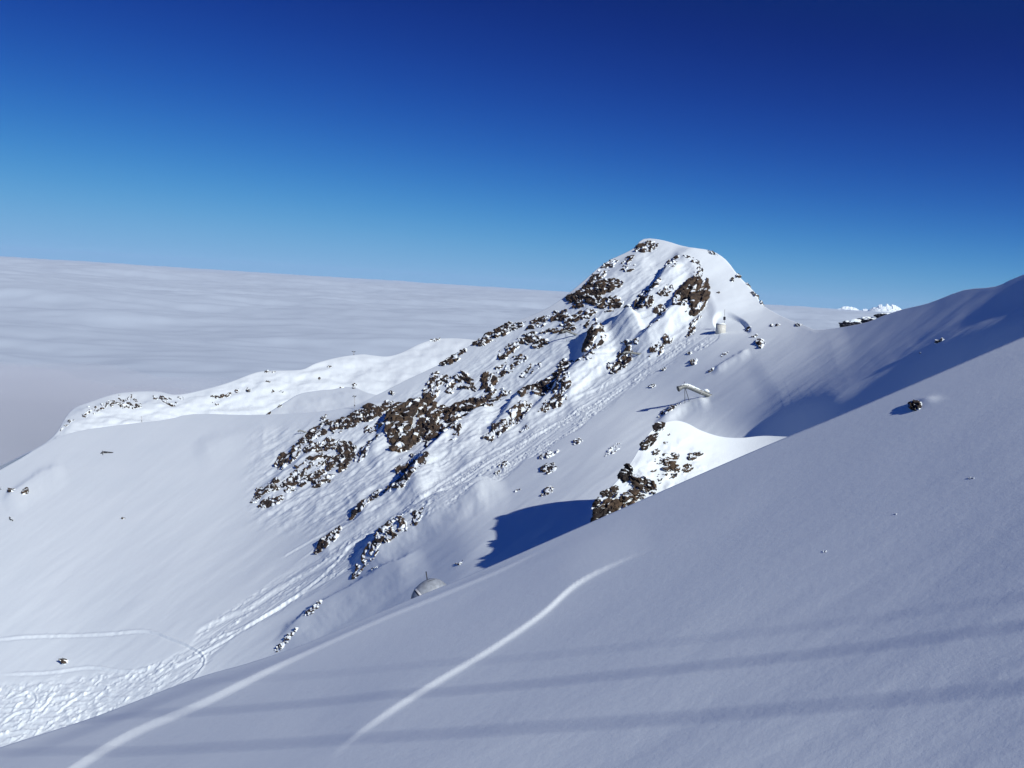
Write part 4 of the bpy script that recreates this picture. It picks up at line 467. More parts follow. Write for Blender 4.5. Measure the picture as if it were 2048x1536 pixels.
def rock_mask_soft(px, py): return 0
def terrain(px, py, detail=True):
    """world position of the main mountain surface seen at a picture position; above the skyline it wraps down the far side"""
    px = np.asarray(px, float); py = np.asarray(py, float)
    s = skyline(px); over = np.maximum(s - py, 0); pe = np.maximum(py, s)
    w = bspline(WTB, (px + 725) / 35., (pe - 83) / 35.)
    rr = ray(px, pe); d = 1 / w; P = rr * d[..., None]
    h = np.zeros(px.shape)
    Q = np.stack([P[..., 0], P[..., 1], P[..., 2] * 0], -1)
    # wind-worked snow: long soft undulations along the fall line
    c, sn = math.cos(R(35)), math.sin(R(35))
    u = px * c - py * sn; v = px * sn + py * c
    k = np.stack([u / 260., v / 42., 0 * u], -1)
    leftpart = sstep(700, 250, px) * sstep(820, 900, py)
    rocky = sstep(1420, 1380, px) * sstep(480, 560, px) * sstep(0, 60, (nearline(px) - py))
    face = sstep(0, 1, ((py - skyline(px)) / 60.)) * sstep(40, -40, py - np.interp(px, [480, 700, 900, 1100, 1250, 1420], [1040, 1060, 960, 850, 765, 660])) * sstep(470, 560, px) * sstep(1420, 1370, px)
    h += fbm(k, 3, 3) * (0.15 - 0.06 * leftpart)
    h += fbm(np.stack([u / 90., v / 14., 0 * u], -1), 3, 9) * (0.03 + 0.27 * face)
    h += fbm(np.stack([u / 40., v / 17., 0 * u + 4], -1), 3, 19) * 0.18 * face
    h += np.maximum(fbm(Q / 3.2, 3, 21), -.1) * 0.18 * face
    h += (.3 - np.abs(fbm(np.stack([u / 95., v / 17., 0 * u + 14], -1), 3, 23))) * .6 * face
    h += (.3 - np.abs(fbm(np.stack([u / 34., v / 26., 0 * u + 24], -1), 2, 27))) * .35 * face
    hollow = sstep(1440, 1600, px) * sstep(20, 60, py - s)
    h += fbm(np.stack([u / 150., v / 11., 0 * u + 9], -1), 3, 81) * .05 * hollow
    h -= 1.0 * sstep(1.12, .86, np.hypot(((px - 1464) * .94 + (py - 652) * .34) / 37., (-(px - 1464) * .34 + (py - 652) * .94) / 20.)) * sstep(670, 655, py)
    if detail:
        for pts, A, wr, wl in RIBS:
            if A == 0: continue
            D, T = poly_dist(px, py, pts, 4 * wr)
            m = D < 1e8
            e = np.clip(np.minimum(T, 1 - T) * 5, 0, 1); e = e * e * (3 - 2 * e)
            wob = 1 + .35 * vnoise(np.stack([T * 4, T * 0 + A, 0 * T], -1), 5)
            nf = .12 if wl > 50 else 1.
            D2 = D + nf * 6 * vnoise(np.stack([px / 34., py / 34., px * 0 + A], -1), 8) + nf * 1.2 * vnoise(np.stack([px / 10., py / 10., px * 0 + A], -1), 18)
            h += np.where(m, A * wob * e * np.where(D2 > 0, np.exp(-(D2 / wr) ** 2), np.exp(-(D2 / wl) ** 2)), 0)
        # avalanche and sluff debris down the gully
        D, T = poly_dist(px, py, TRACK_BAND, 130)
        hw = np.interp(T, [0, .25, .5, .72, .8, 1], [16, 26, 34, 30, 48, 75])
        edge = D + 9 * fbm(np.stack([u / 60., v / 20., 0 * u], -1), 2, 33)
        m = sstep(1, .72, np.abs(edge) / hw)
        lump = np.maximum(fbm(Q / 1.15, 3, 41), -.15)
        str_ = fbm(np.stack([u / 70., v / 3.2, 0 * u], -1), 3, 51)
        patch = sstep(-.25, .3, fbm(np.stack([u / 90., v / 12., 0 * u], -1), 2, 61))
        far = np.interp(T, [0, .5, 1], [1, 1, .8])
        h += m * (lump * .62 * patch * far + str_ * .2 * (1 - .8 * sstep(.70, .84, T)) + .30 * sstep(.7, .84, T) * np.maximum(fbm(np.stack([px / 26., py / 8., 0 * px], -1), 3, 57), -.2)) * np.interp(T, [0, .45, .6, .78, 1], [.9, .7, .4, .8, 1.0])
        h -= m * .12
        for pts, hwid, dp in TRACKS:
            D, T = poly_dist(px, py, pts, 5 * hwid + 3)
            wv = D + 1.2 * vnoise(np.stack([px / 9., py / 9., 0 * px], -1), 77)
            e = np.clip(np.minimum(T, 1 - T) * 8, 0, 1)
            h += np.where(D < 1e8, e * dp * .6 * (-.7 * np.exp(-(wv / hwid) ** 2) + .9 * np.exp(-((wv + 1.8 * hwid) / hwid) ** 2)), 0)
        # cornice scarp at the saddle
        D, T = poly_dist(px, py, [(1430, 655), (1436, 622), (1450, 632), (1480, 640), (1495, 655)], 60)
    P = P.copy(); P[..., 2] += h * sstep(0, 12, pe - s + 4)
    if np.any(over > 0):
        mpp = d / F; o = over * mpp
        a = away(P)
        P = P + a * (o * 1.2)[..., None]
        P[..., 2] -= o * .25 + np.minimum(o * o / 30., o * .9)
    return P

def near(px, py):
    px = np.asarray(px, float); py = np.asarray(py, float)
    s = nearline(px); over = np.maximum(s - py, 0); pe = np.maximum(py, s)
    w = bspline(WNB, (px + 740) / 60., (pe - 160) / 60.)
    d = 1 / w; P = ray(px, pe) * d[..., None]; h = np.zeros(px.shape)
    ang = R(27); u = px * math.cos(ang) - py * math.sin(ang); v = px * math.sin(ang) + py * math.cos(ang)
    h += fbm(np.stack([u / 900., v / 150., 0 * u], -1), 3, 5) * .07
    h += fbm(np.stack([u / 260., v / 60., 0 * u], -1), 3, 6) * .014
    for pts, A, wr, wl, e0 in NRIBS:
        D, T = poly_dist(px, py, pts, 260)
        e = np.clip(np.minimum(T + e0, 1 - T) * 4, 0, 1); e = e * e * (3 - 2 * e)
        h += np.where(D < 1e8, A * d / F * e * np.where(D > 0, .72 * (1 - sstep(-2, wr * np.interp(T, [0, .25, .5, 1], [2.0, 1.4, 1.0, .6]), D)) + .28 * np.exp(-D / (1.6 * wr)), 1 - sstep(-4, -wl, D) ), 0)
    h += .2 * np.exp(-((px - 1852) / 22.) ** 2 - ((py - 802 + (px - 1856) * .18) / 6.) ** 2)
    P = P.copy(); P[..., 2] += h * sstep(-1, 40, pe - s)
    o = over * (d / F); P = P + away(P) * (o * 1.6)[..., None]; P[..., 2] -= np.minimum(o * o / 6., o * 1.2) + o * .5
    return P
NRIBS = [
    (smooth_poly([(60, 1600), (150, 1536), (260, 1470), (390, 1415), (480, 1372), (600, 1312), (760, 1240), (880, 1192), (1000, 1142), (1100, 1092), (1180, 1052)]), 9.5, 7.5, 150, .3),
    (smooth_poly([(640, 1530), (710, 1470), (780, 1422), (870, 1366), (980, 1300), (1080, 1232), (1150, 1172), (1230, 1128), (1320, 1090)]), 7.0, 6.5, 170, 0.0),
]
def outcrop(px, py):
    px = np.asarray(px, float); py = np.asarray(py, float)
    s = outline(px); over = np.maximum(s - py, 0); pe = np.maximum(py, s)
    w = bspline(WOB, (px - 1120) / 24., (pe - 800) / 24.)
    d = 1 / w; P = ray(px, pe) * d[..., None]; h = np.zeros(px.shape)
    h += fbm(np.stack([px / 70., py / 50., 0 * px], -1), 3, 11) * .5
    h += np.maximum(fbm(np.stack([px / 26., py / 22., 0 * px], -1), 3, 12), 0) * .7 * sstep(1480, 1380, px) * sstep(850, 890, py)
    P = P.copy(); P += -away(P) * (h * sstep(0, 25, pe - s))[..., None]
    o = over * (d / F); a = away(P)
    P = P + a * (o * 1.0)[..., None]; P[..., 2] -= np.minimum(o * o / 5., o * 1.1)
    return P

# ---------------------------------------------------------------- mesh and material helpers
def mesh_obj(name, V, faces, mat, parent=None, smooth=True, loc=None):
    me = bpy.data.meshes.new(name)
    V = np.asarray(V, float).reshape(-1, 3)
    if loc is not None: V = V - np.array(loc)
    if isinstance(faces, np.ndarray):
        n, k = faces.shape
        me.vertices.add(len(V)); me.vertices.foreach_set('co', V.astype(np.float32).ravel())
        me.loops.add(n * k); me.loops.foreach_set('vertex_index', faces.astype(np.int32).ravel())
        me.polygons.add(n); me.polygons.foreach_set('loop_start', (np.arange(n) * k).astype(np.int32))
        me.polygons.foreach_set('loop_total', np.full(n, k, np.int32)); me.update(calc_edges=True); me.validate()
    else:
        me.from_pydata([tuple(v) for v in V], [], faces); me.update()
    me.polygons.foreach_set('use_smooth', np.full(len(me.polygons), smooth))
    me.materials.append(mat); o = bpy.data.objects.new(name, me); sc.collection.objects.link(o)
    if loc is not None and parent is None: o.location = loc
    if parent is not None: o.parent = parent
    return o
def gridfaces(ny, nx):
    i = np.arange((ny - 1) * (nx - 1)); r = i // (nx - 1); c = i % (nx - 1); a = r * nx + c
    return np.stack([a, a + nx, a + nx + 1, a + 1], -1)
def tag(o, label=None, cat=None, group=None, kind=None):
    if label: o['label'] = label
    if cat: o['category'] = cat
    if group: o['group'] = group
    if kind: o['kind'] = kind
    return o
class NT:
    def __init__(s, name):
        s.m = bpy.data.materials.new(name); s.m.use_nodes = True; s.t = s.m.node_tree; s.b = s.t.nodes['Principled BSDF']
    def n(s, t, **k):
        x = s.t.nodes.new(t)
        for a, b in k.items():
            if a.startswith('i_'): x.inputs[a[2:].replace('_', ' ')].default_value = b
            else: setattr(x, a, b)
        return x
    def l(s, a, b): s.t.links.new(a, b)
def snow_material():
    M = NT('snow'); b = M.b
    b.inputs['Roughness'].default_value = .65; b.inputs['Specular IOR Level'].default_value = .25
    g = M.n('ShaderNodeNewGeometry'); no = M.n('ShaderNodeTexNoise'); no.inputs['Scale'].default_value = .05; no.inputs['Detail'].default_value = 4
    M.l(g.outputs['Position'], no.inputs['Vector'])
    cr = M.n('ShaderNodeValToRGB'); cr.color_ramp.elements[0].color = (.755, .83, .875, 1); cr.color_ramp.elements[1].color = (.81, .875, .915, 1)
    M.l(no.outputs['Fac'], cr.inputs['Fac']); M.l(cr.outputs['Color'], b.inputs['Base Color'])
    n2 = M.n('ShaderNodeTexNoise'); n2.inputs['Scale'].default_value = 1.4; n2.inputs['Detail'].default_value = 9; n2.inputs['Roughness'].default_value = .72
    M.l(g.outputs['Position'], n2.inputs['Vector'])
    bu = M.n('ShaderNodeBump'); bu.inputs['Strength'].default_value = .5; bu.inputs['Distance'].default_value = .05
    M.l(n2.outputs['Fac'], bu.inputs['Height']); M.l(bu.outputs['Normal'], b.inputs['Normal'])
    return M.m
def rock_material(name='rock_with_snow', cover=.66, tint=(1, 1, 1), scale=1.0):
    M = NT(name); b = M.b
    b.inputs['Roughness'].default_value = .85; b.inputs['Specular IOR Level'].default_value = .2
    g = M.n('ShaderNodeNewGeometry')
    n1 = M.n('ShaderNodeTexNoise'); n1.inputs['Scale'].default_value = .35 * scale; n1.inputs['Detail'].default_value = 6
    M.l(g.outputs['Position'], n1.inputs['Vector'])
    cr = M.n('ShaderNodeValToRGB'); e = cr.color_ramp.elements
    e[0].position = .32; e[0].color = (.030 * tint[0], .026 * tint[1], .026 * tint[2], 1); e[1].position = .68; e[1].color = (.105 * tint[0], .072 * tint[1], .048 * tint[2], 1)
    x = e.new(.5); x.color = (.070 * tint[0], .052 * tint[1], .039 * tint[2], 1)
    M.l(n1.outputs['Fac'], cr.inputs['Fac'])
    n3 = M.n('ShaderNodeTexNoise'); n3.inputs['Scale'].default_value = 2.2 * scale; n3.inputs['Detail'].default_value = 8; n3.inputs['Roughness'].default_value = .7
    M.l(g.outputs['Position'], n3.inputs['Vector'])
    mm = M.n('ShaderNodeMix', data_type='RGBA', blend_type='MULTIPLY'); mm.inputs['Factor'].default_value = .7
    c2 = M.n('ShaderNodeValToRGB'); c2.color_ramp.elements[0].position = .3; c2.color_ramp.elements[0].color = (.45, .45, .47, 1); c2.color_ramp.elements[1].position = .65; c2.color_ramp.elements[1].color = (1.25, 1.2, 1.15, 1)
    M.l(n3.outputs['Fac'], c2.inputs['Fac']); M.l(cr.outputs['Color'], mm.inputs[6]); M.l(c2.outputs['Color'], mm.inputs[7])
    # where snow lies: stored on the rock mesh (flat and upward-looking places)
    at = M.n('ShaderNodeAttribute'); at.attribute_name = 'snow'
    mr = M.n('ShaderNodeMapRange'); mr.inputs['From Min'].default_value = -.02; mr.inputs['From Max'].default_value = .02
    n2 = M.n('ShaderNodeTexNoise'); n2.inputs['Scale'].default_value = 1.6 * scale; n2.inputs['Detail'].default_value = 5; M.l(g.outputs['Position'], n2.inputs['Vector'])
    ma = M.n('ShaderNodeMath', operation='MULTIPLY_ADD'); ma.inputs[1].default_value = .25; ma.inputs[2].default_value = -.125; M.l(n2.outputs['Fac'], ma.inputs[0])
    ad = M.n('ShaderNodeMath', operation='ADD'); M.l(ma.outputs[0], ad.inputs[0]); M.l(at.outputs['Fac'], ad.inputs[1]); M.l(ad.outputs[0], mr.inputs['Value'])
    mx = M.n('ShaderNodeMix', data_type='RGBA'); mx.inputs[7].default_value = (.80,.865,.905,1)
    M.l(mr.outputs[0], mx.inputs['Factor']); M.l(mm.outputs[2], mx.inputs[6]); M.l(mx.outputs[2], b.inputs['Base Color'])
    bu = M.n('ShaderNodeBump'); bu.inputs['Strength'].default_value = .6; bu.inputs['Distance'].default_value = .15
    M.l(n3.outputs['Fac'], bu.inputs['Height']); M.l(bu.outputs['Normal'], b.inputs['Normal'])
    return M.m
def plain(name, col, rough=.5, metal=0.0, var=.15, scale=3.0):
    M = NT(name); b = M.b; b.inputs['Roughness'].default_value = rough; b.inputs['Metallic'].default_value = metal
    tc = M.n('ShaderNodeTexCoord'); n = M.n('ShaderNodeTexNoise'); n.inputs['Scale'].default_value = scale; n.inputs['Detail'].default_value = 5; M.l(tc.outputs['Object'], n.inputs['Vector'])
    cr = M.n('ShaderNodeValToRGB'); cr.color_ramp.elements[0].color = tuple(c * (1 - var) for c in col) + (1,); cr.color_ramp.elements[1].color = tuple(min(1, c * (1 + var)) for c in col) + (1,)
    cr.color_ramp.elements[0].position = .35; cr.color_ramp.elements[1].position = .65
    M.l(n.outputs['Fac'], cr.inputs['Fac']); M.l(cr.outputs['Color'], b.inputs['Base Color']); return M.m
SNOW = snow_material(); ROCK = rock_material()
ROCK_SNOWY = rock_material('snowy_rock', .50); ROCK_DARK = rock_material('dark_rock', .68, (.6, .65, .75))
ROCK_SHADE = rock_material('shade_tinted_rock', .6, (.6, .9, 1.7)); STEEL = plain('weathered_steel', (.16, .17, .17), .55, .3); GREY = plain('pale_grey_paint', (.36, .36, .37), .5); WHITE = plain('white_paint', (.75, .75, .74), .5); DARK = plain('dark_paint', (.02, .022, .03), .5)  # ROCK_SHADE: blue shade put into the rock colour, for the crest knolls

# ---------------------------------------------------------------- setting: snow slopes
def xs(x0, x1, fine0, fine1, st, coarse=14):
    return np.concatenate([np.arange(x0, fine0, coarse), np.arange(fine0, fine1, st), np.arange(fine1, x1 + 1, coarse)])
def sheet(name, fn, top, bot, X, nrow, nback, back_px, mat):
    tp = top(X); bt = bot(X)
    t = np.linspace(0, 1, nrow)[:, None]
    PY = tp[None] + (bt - tp)[None] * t
    PB = tp[None] - (np.linspace(1, 0, nback, endpoint=False)[:, None] ** 2) * back_px
    PY = np.vstack([PB, PY]); PX = np.broadcast_to(X, PY.shape)
    V = fn(PX, PY); o = mesh_obj(name, V, gridfaces(*PY.shape), mat); return o
XT = xs(-690, 3190, -20, 2068, 1.4)
tag(sheet('mountain_slope', terrain, skyline, lambda x: nearline(x) + 70, XT, 450, 40, 900, SNOW), kind='structure')
XN = xs(-700, 3400, -20, 2068, 3.0, 20)
tag(sheet('near_snow_slope', near, nearline, lambda x: np.maximum(1900, nearline(x) + 250), XN, 330, 30, 320, SNOW), kind='structure')
XO = np.arange(1132, 1788, 2.0)
tag(sheet('snow_mound', outcrop, outline, lambda x: nearline(x) + 120, XO, 150, 50, 260, SNOW), kind='structure')

# ---------------------------------------------------------------- sea of clouds
H = 172.0
def cloud_z(x, y):
    r = np.hypot(x, y)
    a = fbm(np.stack([x / 900., (y + .25 * x) / 620., 0 * x], -1), 4, 71) * 30 + fbm(np.stack([x / 300., y / 200., 0 * x + 3], -1), 3, 72) * 3
    b = fbm(np.stack([x / 5000., (y + .2 * x) / 2600., 0 * x], -1), 4, 73) * 95 * sstep(1200, 5000, r) + fbm(np.stack([x / 40000., y / 9000., 0 * x], -1), 2, 74) * 120 * sstep(6000, 25000, r)
    return -H - 12 + a * sstep(300, 1500, r) + b
def clouds():
    th = np.linspace(R(30), R(150), 900); r = np.geomspace(430, 160000, 520)
    Rr, Th = np.meshgrid(r, th, indexing='ij'); x = Rr * np.cos(Th); y = Rr * np.sin(Th)
    z = cloud_z(x, y)
    M = NT('cloud_top'); M.b.inputs['Base Color'].default_value = (.47, .545, .645, 1); M.b.inputs['Roughness'].default_value = 1; M.b.inputs['Specular IOR Level'].default_value = 0
    return tag(mesh_obj('clouds', np.stack([x, y, z], -1), gridfaces(*x.shape)[:, ::-1], M.m), kind='stuff')
clouds()

# ---------------------------------------------------------------- hills beyond the shoulder
FH = load(WF_DATA); FK = load(WK_DATA)
FOUT = smooth_poly([(-60, 960), (60, 905), (108, 873), (132, 835), (150, 817), (180, 805), (225, 790), (270, 784), (315, 784), (345, 790), (375, 787), (425, 775), (464, 763), (509, 746), (539, 742), (601, 740), (631, 727), (677, 715), (722, 709), (745, 711), (775, 713), (805, 705), (835, 690), (860, 681), (885, 677), (930, 678), (1010, 690), (1100, 720)], 4)
KOUT = smooth_poly([(505, 850), (530, 832), (548, 820), (575, 803), (600, 789), (640, 782), (665, 780), (690, 775), (712, 777), (740, 788), (775, 795), (830, 800), (900, 800)], 4)
def hill_fn(W, x0, y0, st, outl, amp, sd):
    def fn(px, py):
        px = np.asarray(px, float); py = np.asarray(py, float)
        s = np.interp(px, outl[:, 0], outl[:, 1]); over = np.maximum(s - py, 0); pe = np.maximum(py, s)
        d = 1 / bspline(W, (px - x0) / st, (pe - y0) / st); P = ray(px, pe) * d[..., None]
        q = np.stack([px / 60., py / 26., 0 * px], -1)
        h = fbm(q, 3, sd) * amp + np.maximum(fbm(np.stack([px / 9., py / 7., 0 * px], -1), 3, sd + 5), 0) * amp * .08
        P = P.copy(); P[..., 2] += h * sstep(-2, 12, pe - s)
        o = over * (d / F); P = P + away(P) * (o * 1.3)[..., None]; P[..., 2] -= np.minimum(o * o / 60., o)
        return P
    return fn
hills_fn = hill_fn(FH, -100, 640, 24, FOUT, 1.9, 201)
knoll_fn = hill_fn(FK, 480, 740, 16, KOUT, .8, 301)
tag(sheet('hills', hills_fn, lambda x: np.interp(x, FOUT[:, 0], FOUT[:, 1]), lambda x: 0 * x + 905, np.arange(-60, 1095, 1.6), 110, 20, 400, SNOW), kind='structure')
tag(sheet('hill_knoll', knoll_fn, lambda x: np.interp(x, KOUT[:, 0], KOUT[:, 1]), lambda x: 0 * x + 860, np.arange(508, 895, 2), 50, 14, 200, SNOW), kind='structure')

# ---------------------------------------------------------------- rock outcrops that break through the snow
def outcrop_rock(fn, cx, cy, a, b, ang, dens, relief, label, cat='rock outcrop', group=None, mat=None, name='rock_outcrop', seed=None, step=1.0, strata=1.0, snowy=None):
    seed = int(cx * 7 + cy * 13) % 9973 if seed is None else seed
    na = max(26, int(2.3 * a / step)); nb = max(22, int(2.3 * b / step))
    S, T = np.meshgrid(np.linspace(-1.15, 1.15, na), np.linspace(-1.15, 1.15, nb))
    c, s = math.cos(R(ang)), math.sin(R(ang)); PX = cx + S * a * c + T * b * s; PY = cy - S * a * s + T * b * c
    P = fn(PX, PY)
    gu = np.gradient(P, axis=1); gv = np.gradient(P, axis=0); n = np.cross(gu, gv); n /= np.linalg.norm(n, axis=-1, keepdims=True) + 1e-9
    n *= np.where(n[..., 2:] < 0, -1., 1.)
    d = np.linalg.norm(P, axis=-1); mpp = float(np.median(d)) / F
    size = float(np.clip(min(a, b) * .62, 3.0, 13)) * mpp
    nh = n * np.array([1, 1, .35]); nh /= np.linalg.norm(nh, axis=-1, keepdims=True)
    r = np.sqrt(S * S + T * T)
    sp = size / mpp
    uu = (PX * c - PY * s) / sp; vv = (PX * s + PY * c) / sp
    wq = fbm(np.stack([uu * .6, vv * .6, 0 * uu], -1), 3, seed + 3)
    qa = np.stack([uu * .5 + wq * .35, vv * 1.15 + wq * .35, 0 * uu + seed], -1)
    qb = np.stack([uu * 1.2 + wq * .6, vv * 2.4 + wq * .4, 0 * uu + seed + 5], -1)
    edge = fbm(np.stack([uu * sp / (min(a, b) * 1.3 + 4), vv * sp / (min(a, b) * .6 + 3), 0 * PX], -1), 4, seed, .6)
    d1, d2, v, tl = worley(qa, seed, True); e1, e2, v2, tl2 = worley(qb, seed + 1, True)
    x = .38 + (dens - .5) * .85 + edge * .95 + (v - .5) * .85 + (v2 - .5) * .4 - 1.7 * np.maximum(r - .55, 0) ** 1.3
    x = np.where(r > 1.02, -1.0, x); prot = sstep(0, .14, x)
    h = relief * mpp * .8 * prot * (.25 + .5 * v + .75 * tl + .12 * v2 + .25 * tl2 + .45 * np.clip(x, 0, 1))
    h = h - (1 - sstep(-.10, .08, x)) * (.4 * size + .25)
    for _ in range(1): hp = np.pad(h, 1, mode='edge'); h = (4 * h + hp[:-2, 1:-1] + hp[2:, 1:-1] + hp[1:-1, :-2] + hp[1:-1, 2:]) / 8
    P = P + nh * h[..., None]
    Lz = size * .9 * strata
    zz = P[..., 2] / Lz + 1.1 * wq + v * .8; f = zz - np.floor(zz)
    P[..., 2] += (sstep(.4, .9, f) - f) * Lz * prot * .55
    def blur(A, k=1):
        for _ in range(k):
            A = np.pad(A, ((1, 1), (1, 1)) + ((0, 0),) * (A.ndim - 2), mode='edge'); A = (A[1:-1, 1:-1] * 2 + A[:-2, 1:-1] + A[2:, 1:-1] + A[1:-1, :-2] + A[1:-1, 2:]) / 6
        return A
    Pb = blur(P, 2); gn = np.cross(np.gradient(Pb, axis=1), np.gradient(Pb, axis=0)); gn /= np.linalg.norm(gn, axis=-1, keepdims=True) + 1e-9; gn *= np.where(gn[..., 2:] < 0, -1., 1.)
    sv = .7 * gn[..., 2] + .5 * fbm(np.stack([uu * .6, vv * 1.5, 0 * uu + 3], -1), 4, seed + 9, .55) + .12 * np.clip(x, 0, .7)
    sel = prot > .3; rockfrac = float(np.clip((.52 + .42 * dens) * (1 if snowy is None else snowy), .05, .97))
    thr = np.quantile(sv[sel], rockfrac) if sel.sum() > 10 else .8
    snow = np.where(x > .0, sv - thr, 1.0)
    o = mesh_obj(name, P, gridfaces(nb, na), mat or ROCK, smooth=False)
    if mat is ROCK_SNOWY: snow = snow + .05
    at = o.data.attributes.new('snow', 'FLOAT', 'POINT'); at.data.foreach_set('value', np.clip(snow, -1, 1).astype(np.float32).ravel())
    return tag(o, label, cat, group)
def boulder(fn, cx, cy, rx, ry, label, cat='boulder', group=None, mat=None, sink=.35, seed=None, name='boulder', n=28, d=None, bare=.45):
    seed = int(cx * 5 + cy * 3) % 997 if seed is None else seed
    B = fn(np.array([cx]), np.array([cy + ry * (1 - sink)]))[0] if d is None else ray(cx, cy + ry * (1 - sink)) * d
    mpp = np.linalg.norm(B) / F; Rx = rx * mpp; Ry = ry * mpp
    th = np.linspace(0, math.pi, n); ph = np.linspace(0, 2 * math.pi, 2 * n, endpoint=False)
    TH2, PH = np.meshgrid(th, ph, indexing='ij'); D = np.stack([np.sin(TH2) * np.cos(PH), np.sin(TH2) * np.sin(PH), np.cos(TH2)], -1)
    d1, d2, v = worley(D * 1.5 + seed, seed); e1, e2, v2 = worley(D * 3.4 + seed, seed + 1)
    rr = .8 + .5 * (v - .4) * sstep(0, .3, d2 - d1) + .16 * (v2 - .5) + .12 * fbm(D * 4 + seed, 3, seed)
    V = D * rr[..., None] * np.array([Rx, Rx * .85, Ry]) 
    f = gridfaces(n, 2 * n); k = np.arange(n - 1) * 2 * n
    wrap = np.stack([k + 2 * n - 1, k + 4 * n - 1, k + 2 * n, k], -1); f = np.vstack([f, wrap])
    V = V + np.array([0, 0, Ry * (1 - 2 * sink) * .8])
    o = mesh_obj(name, V + B, f, mat or ROCK, smooth=False, loc=B)
    at = o.data.attributes.new('snow', 'FLOAT', 'POINT'); at.data.foreach_set('value', (D[..., 2] + .5 * fbm(D * 3 + seed, 3, seed) - bare).astype(np.float32).ravel())
    return tag(o, label, cat, group)
G1 = 'rock outcrops on the face of the peak'; G2 = 'rocks on the snow slope below the saddle'
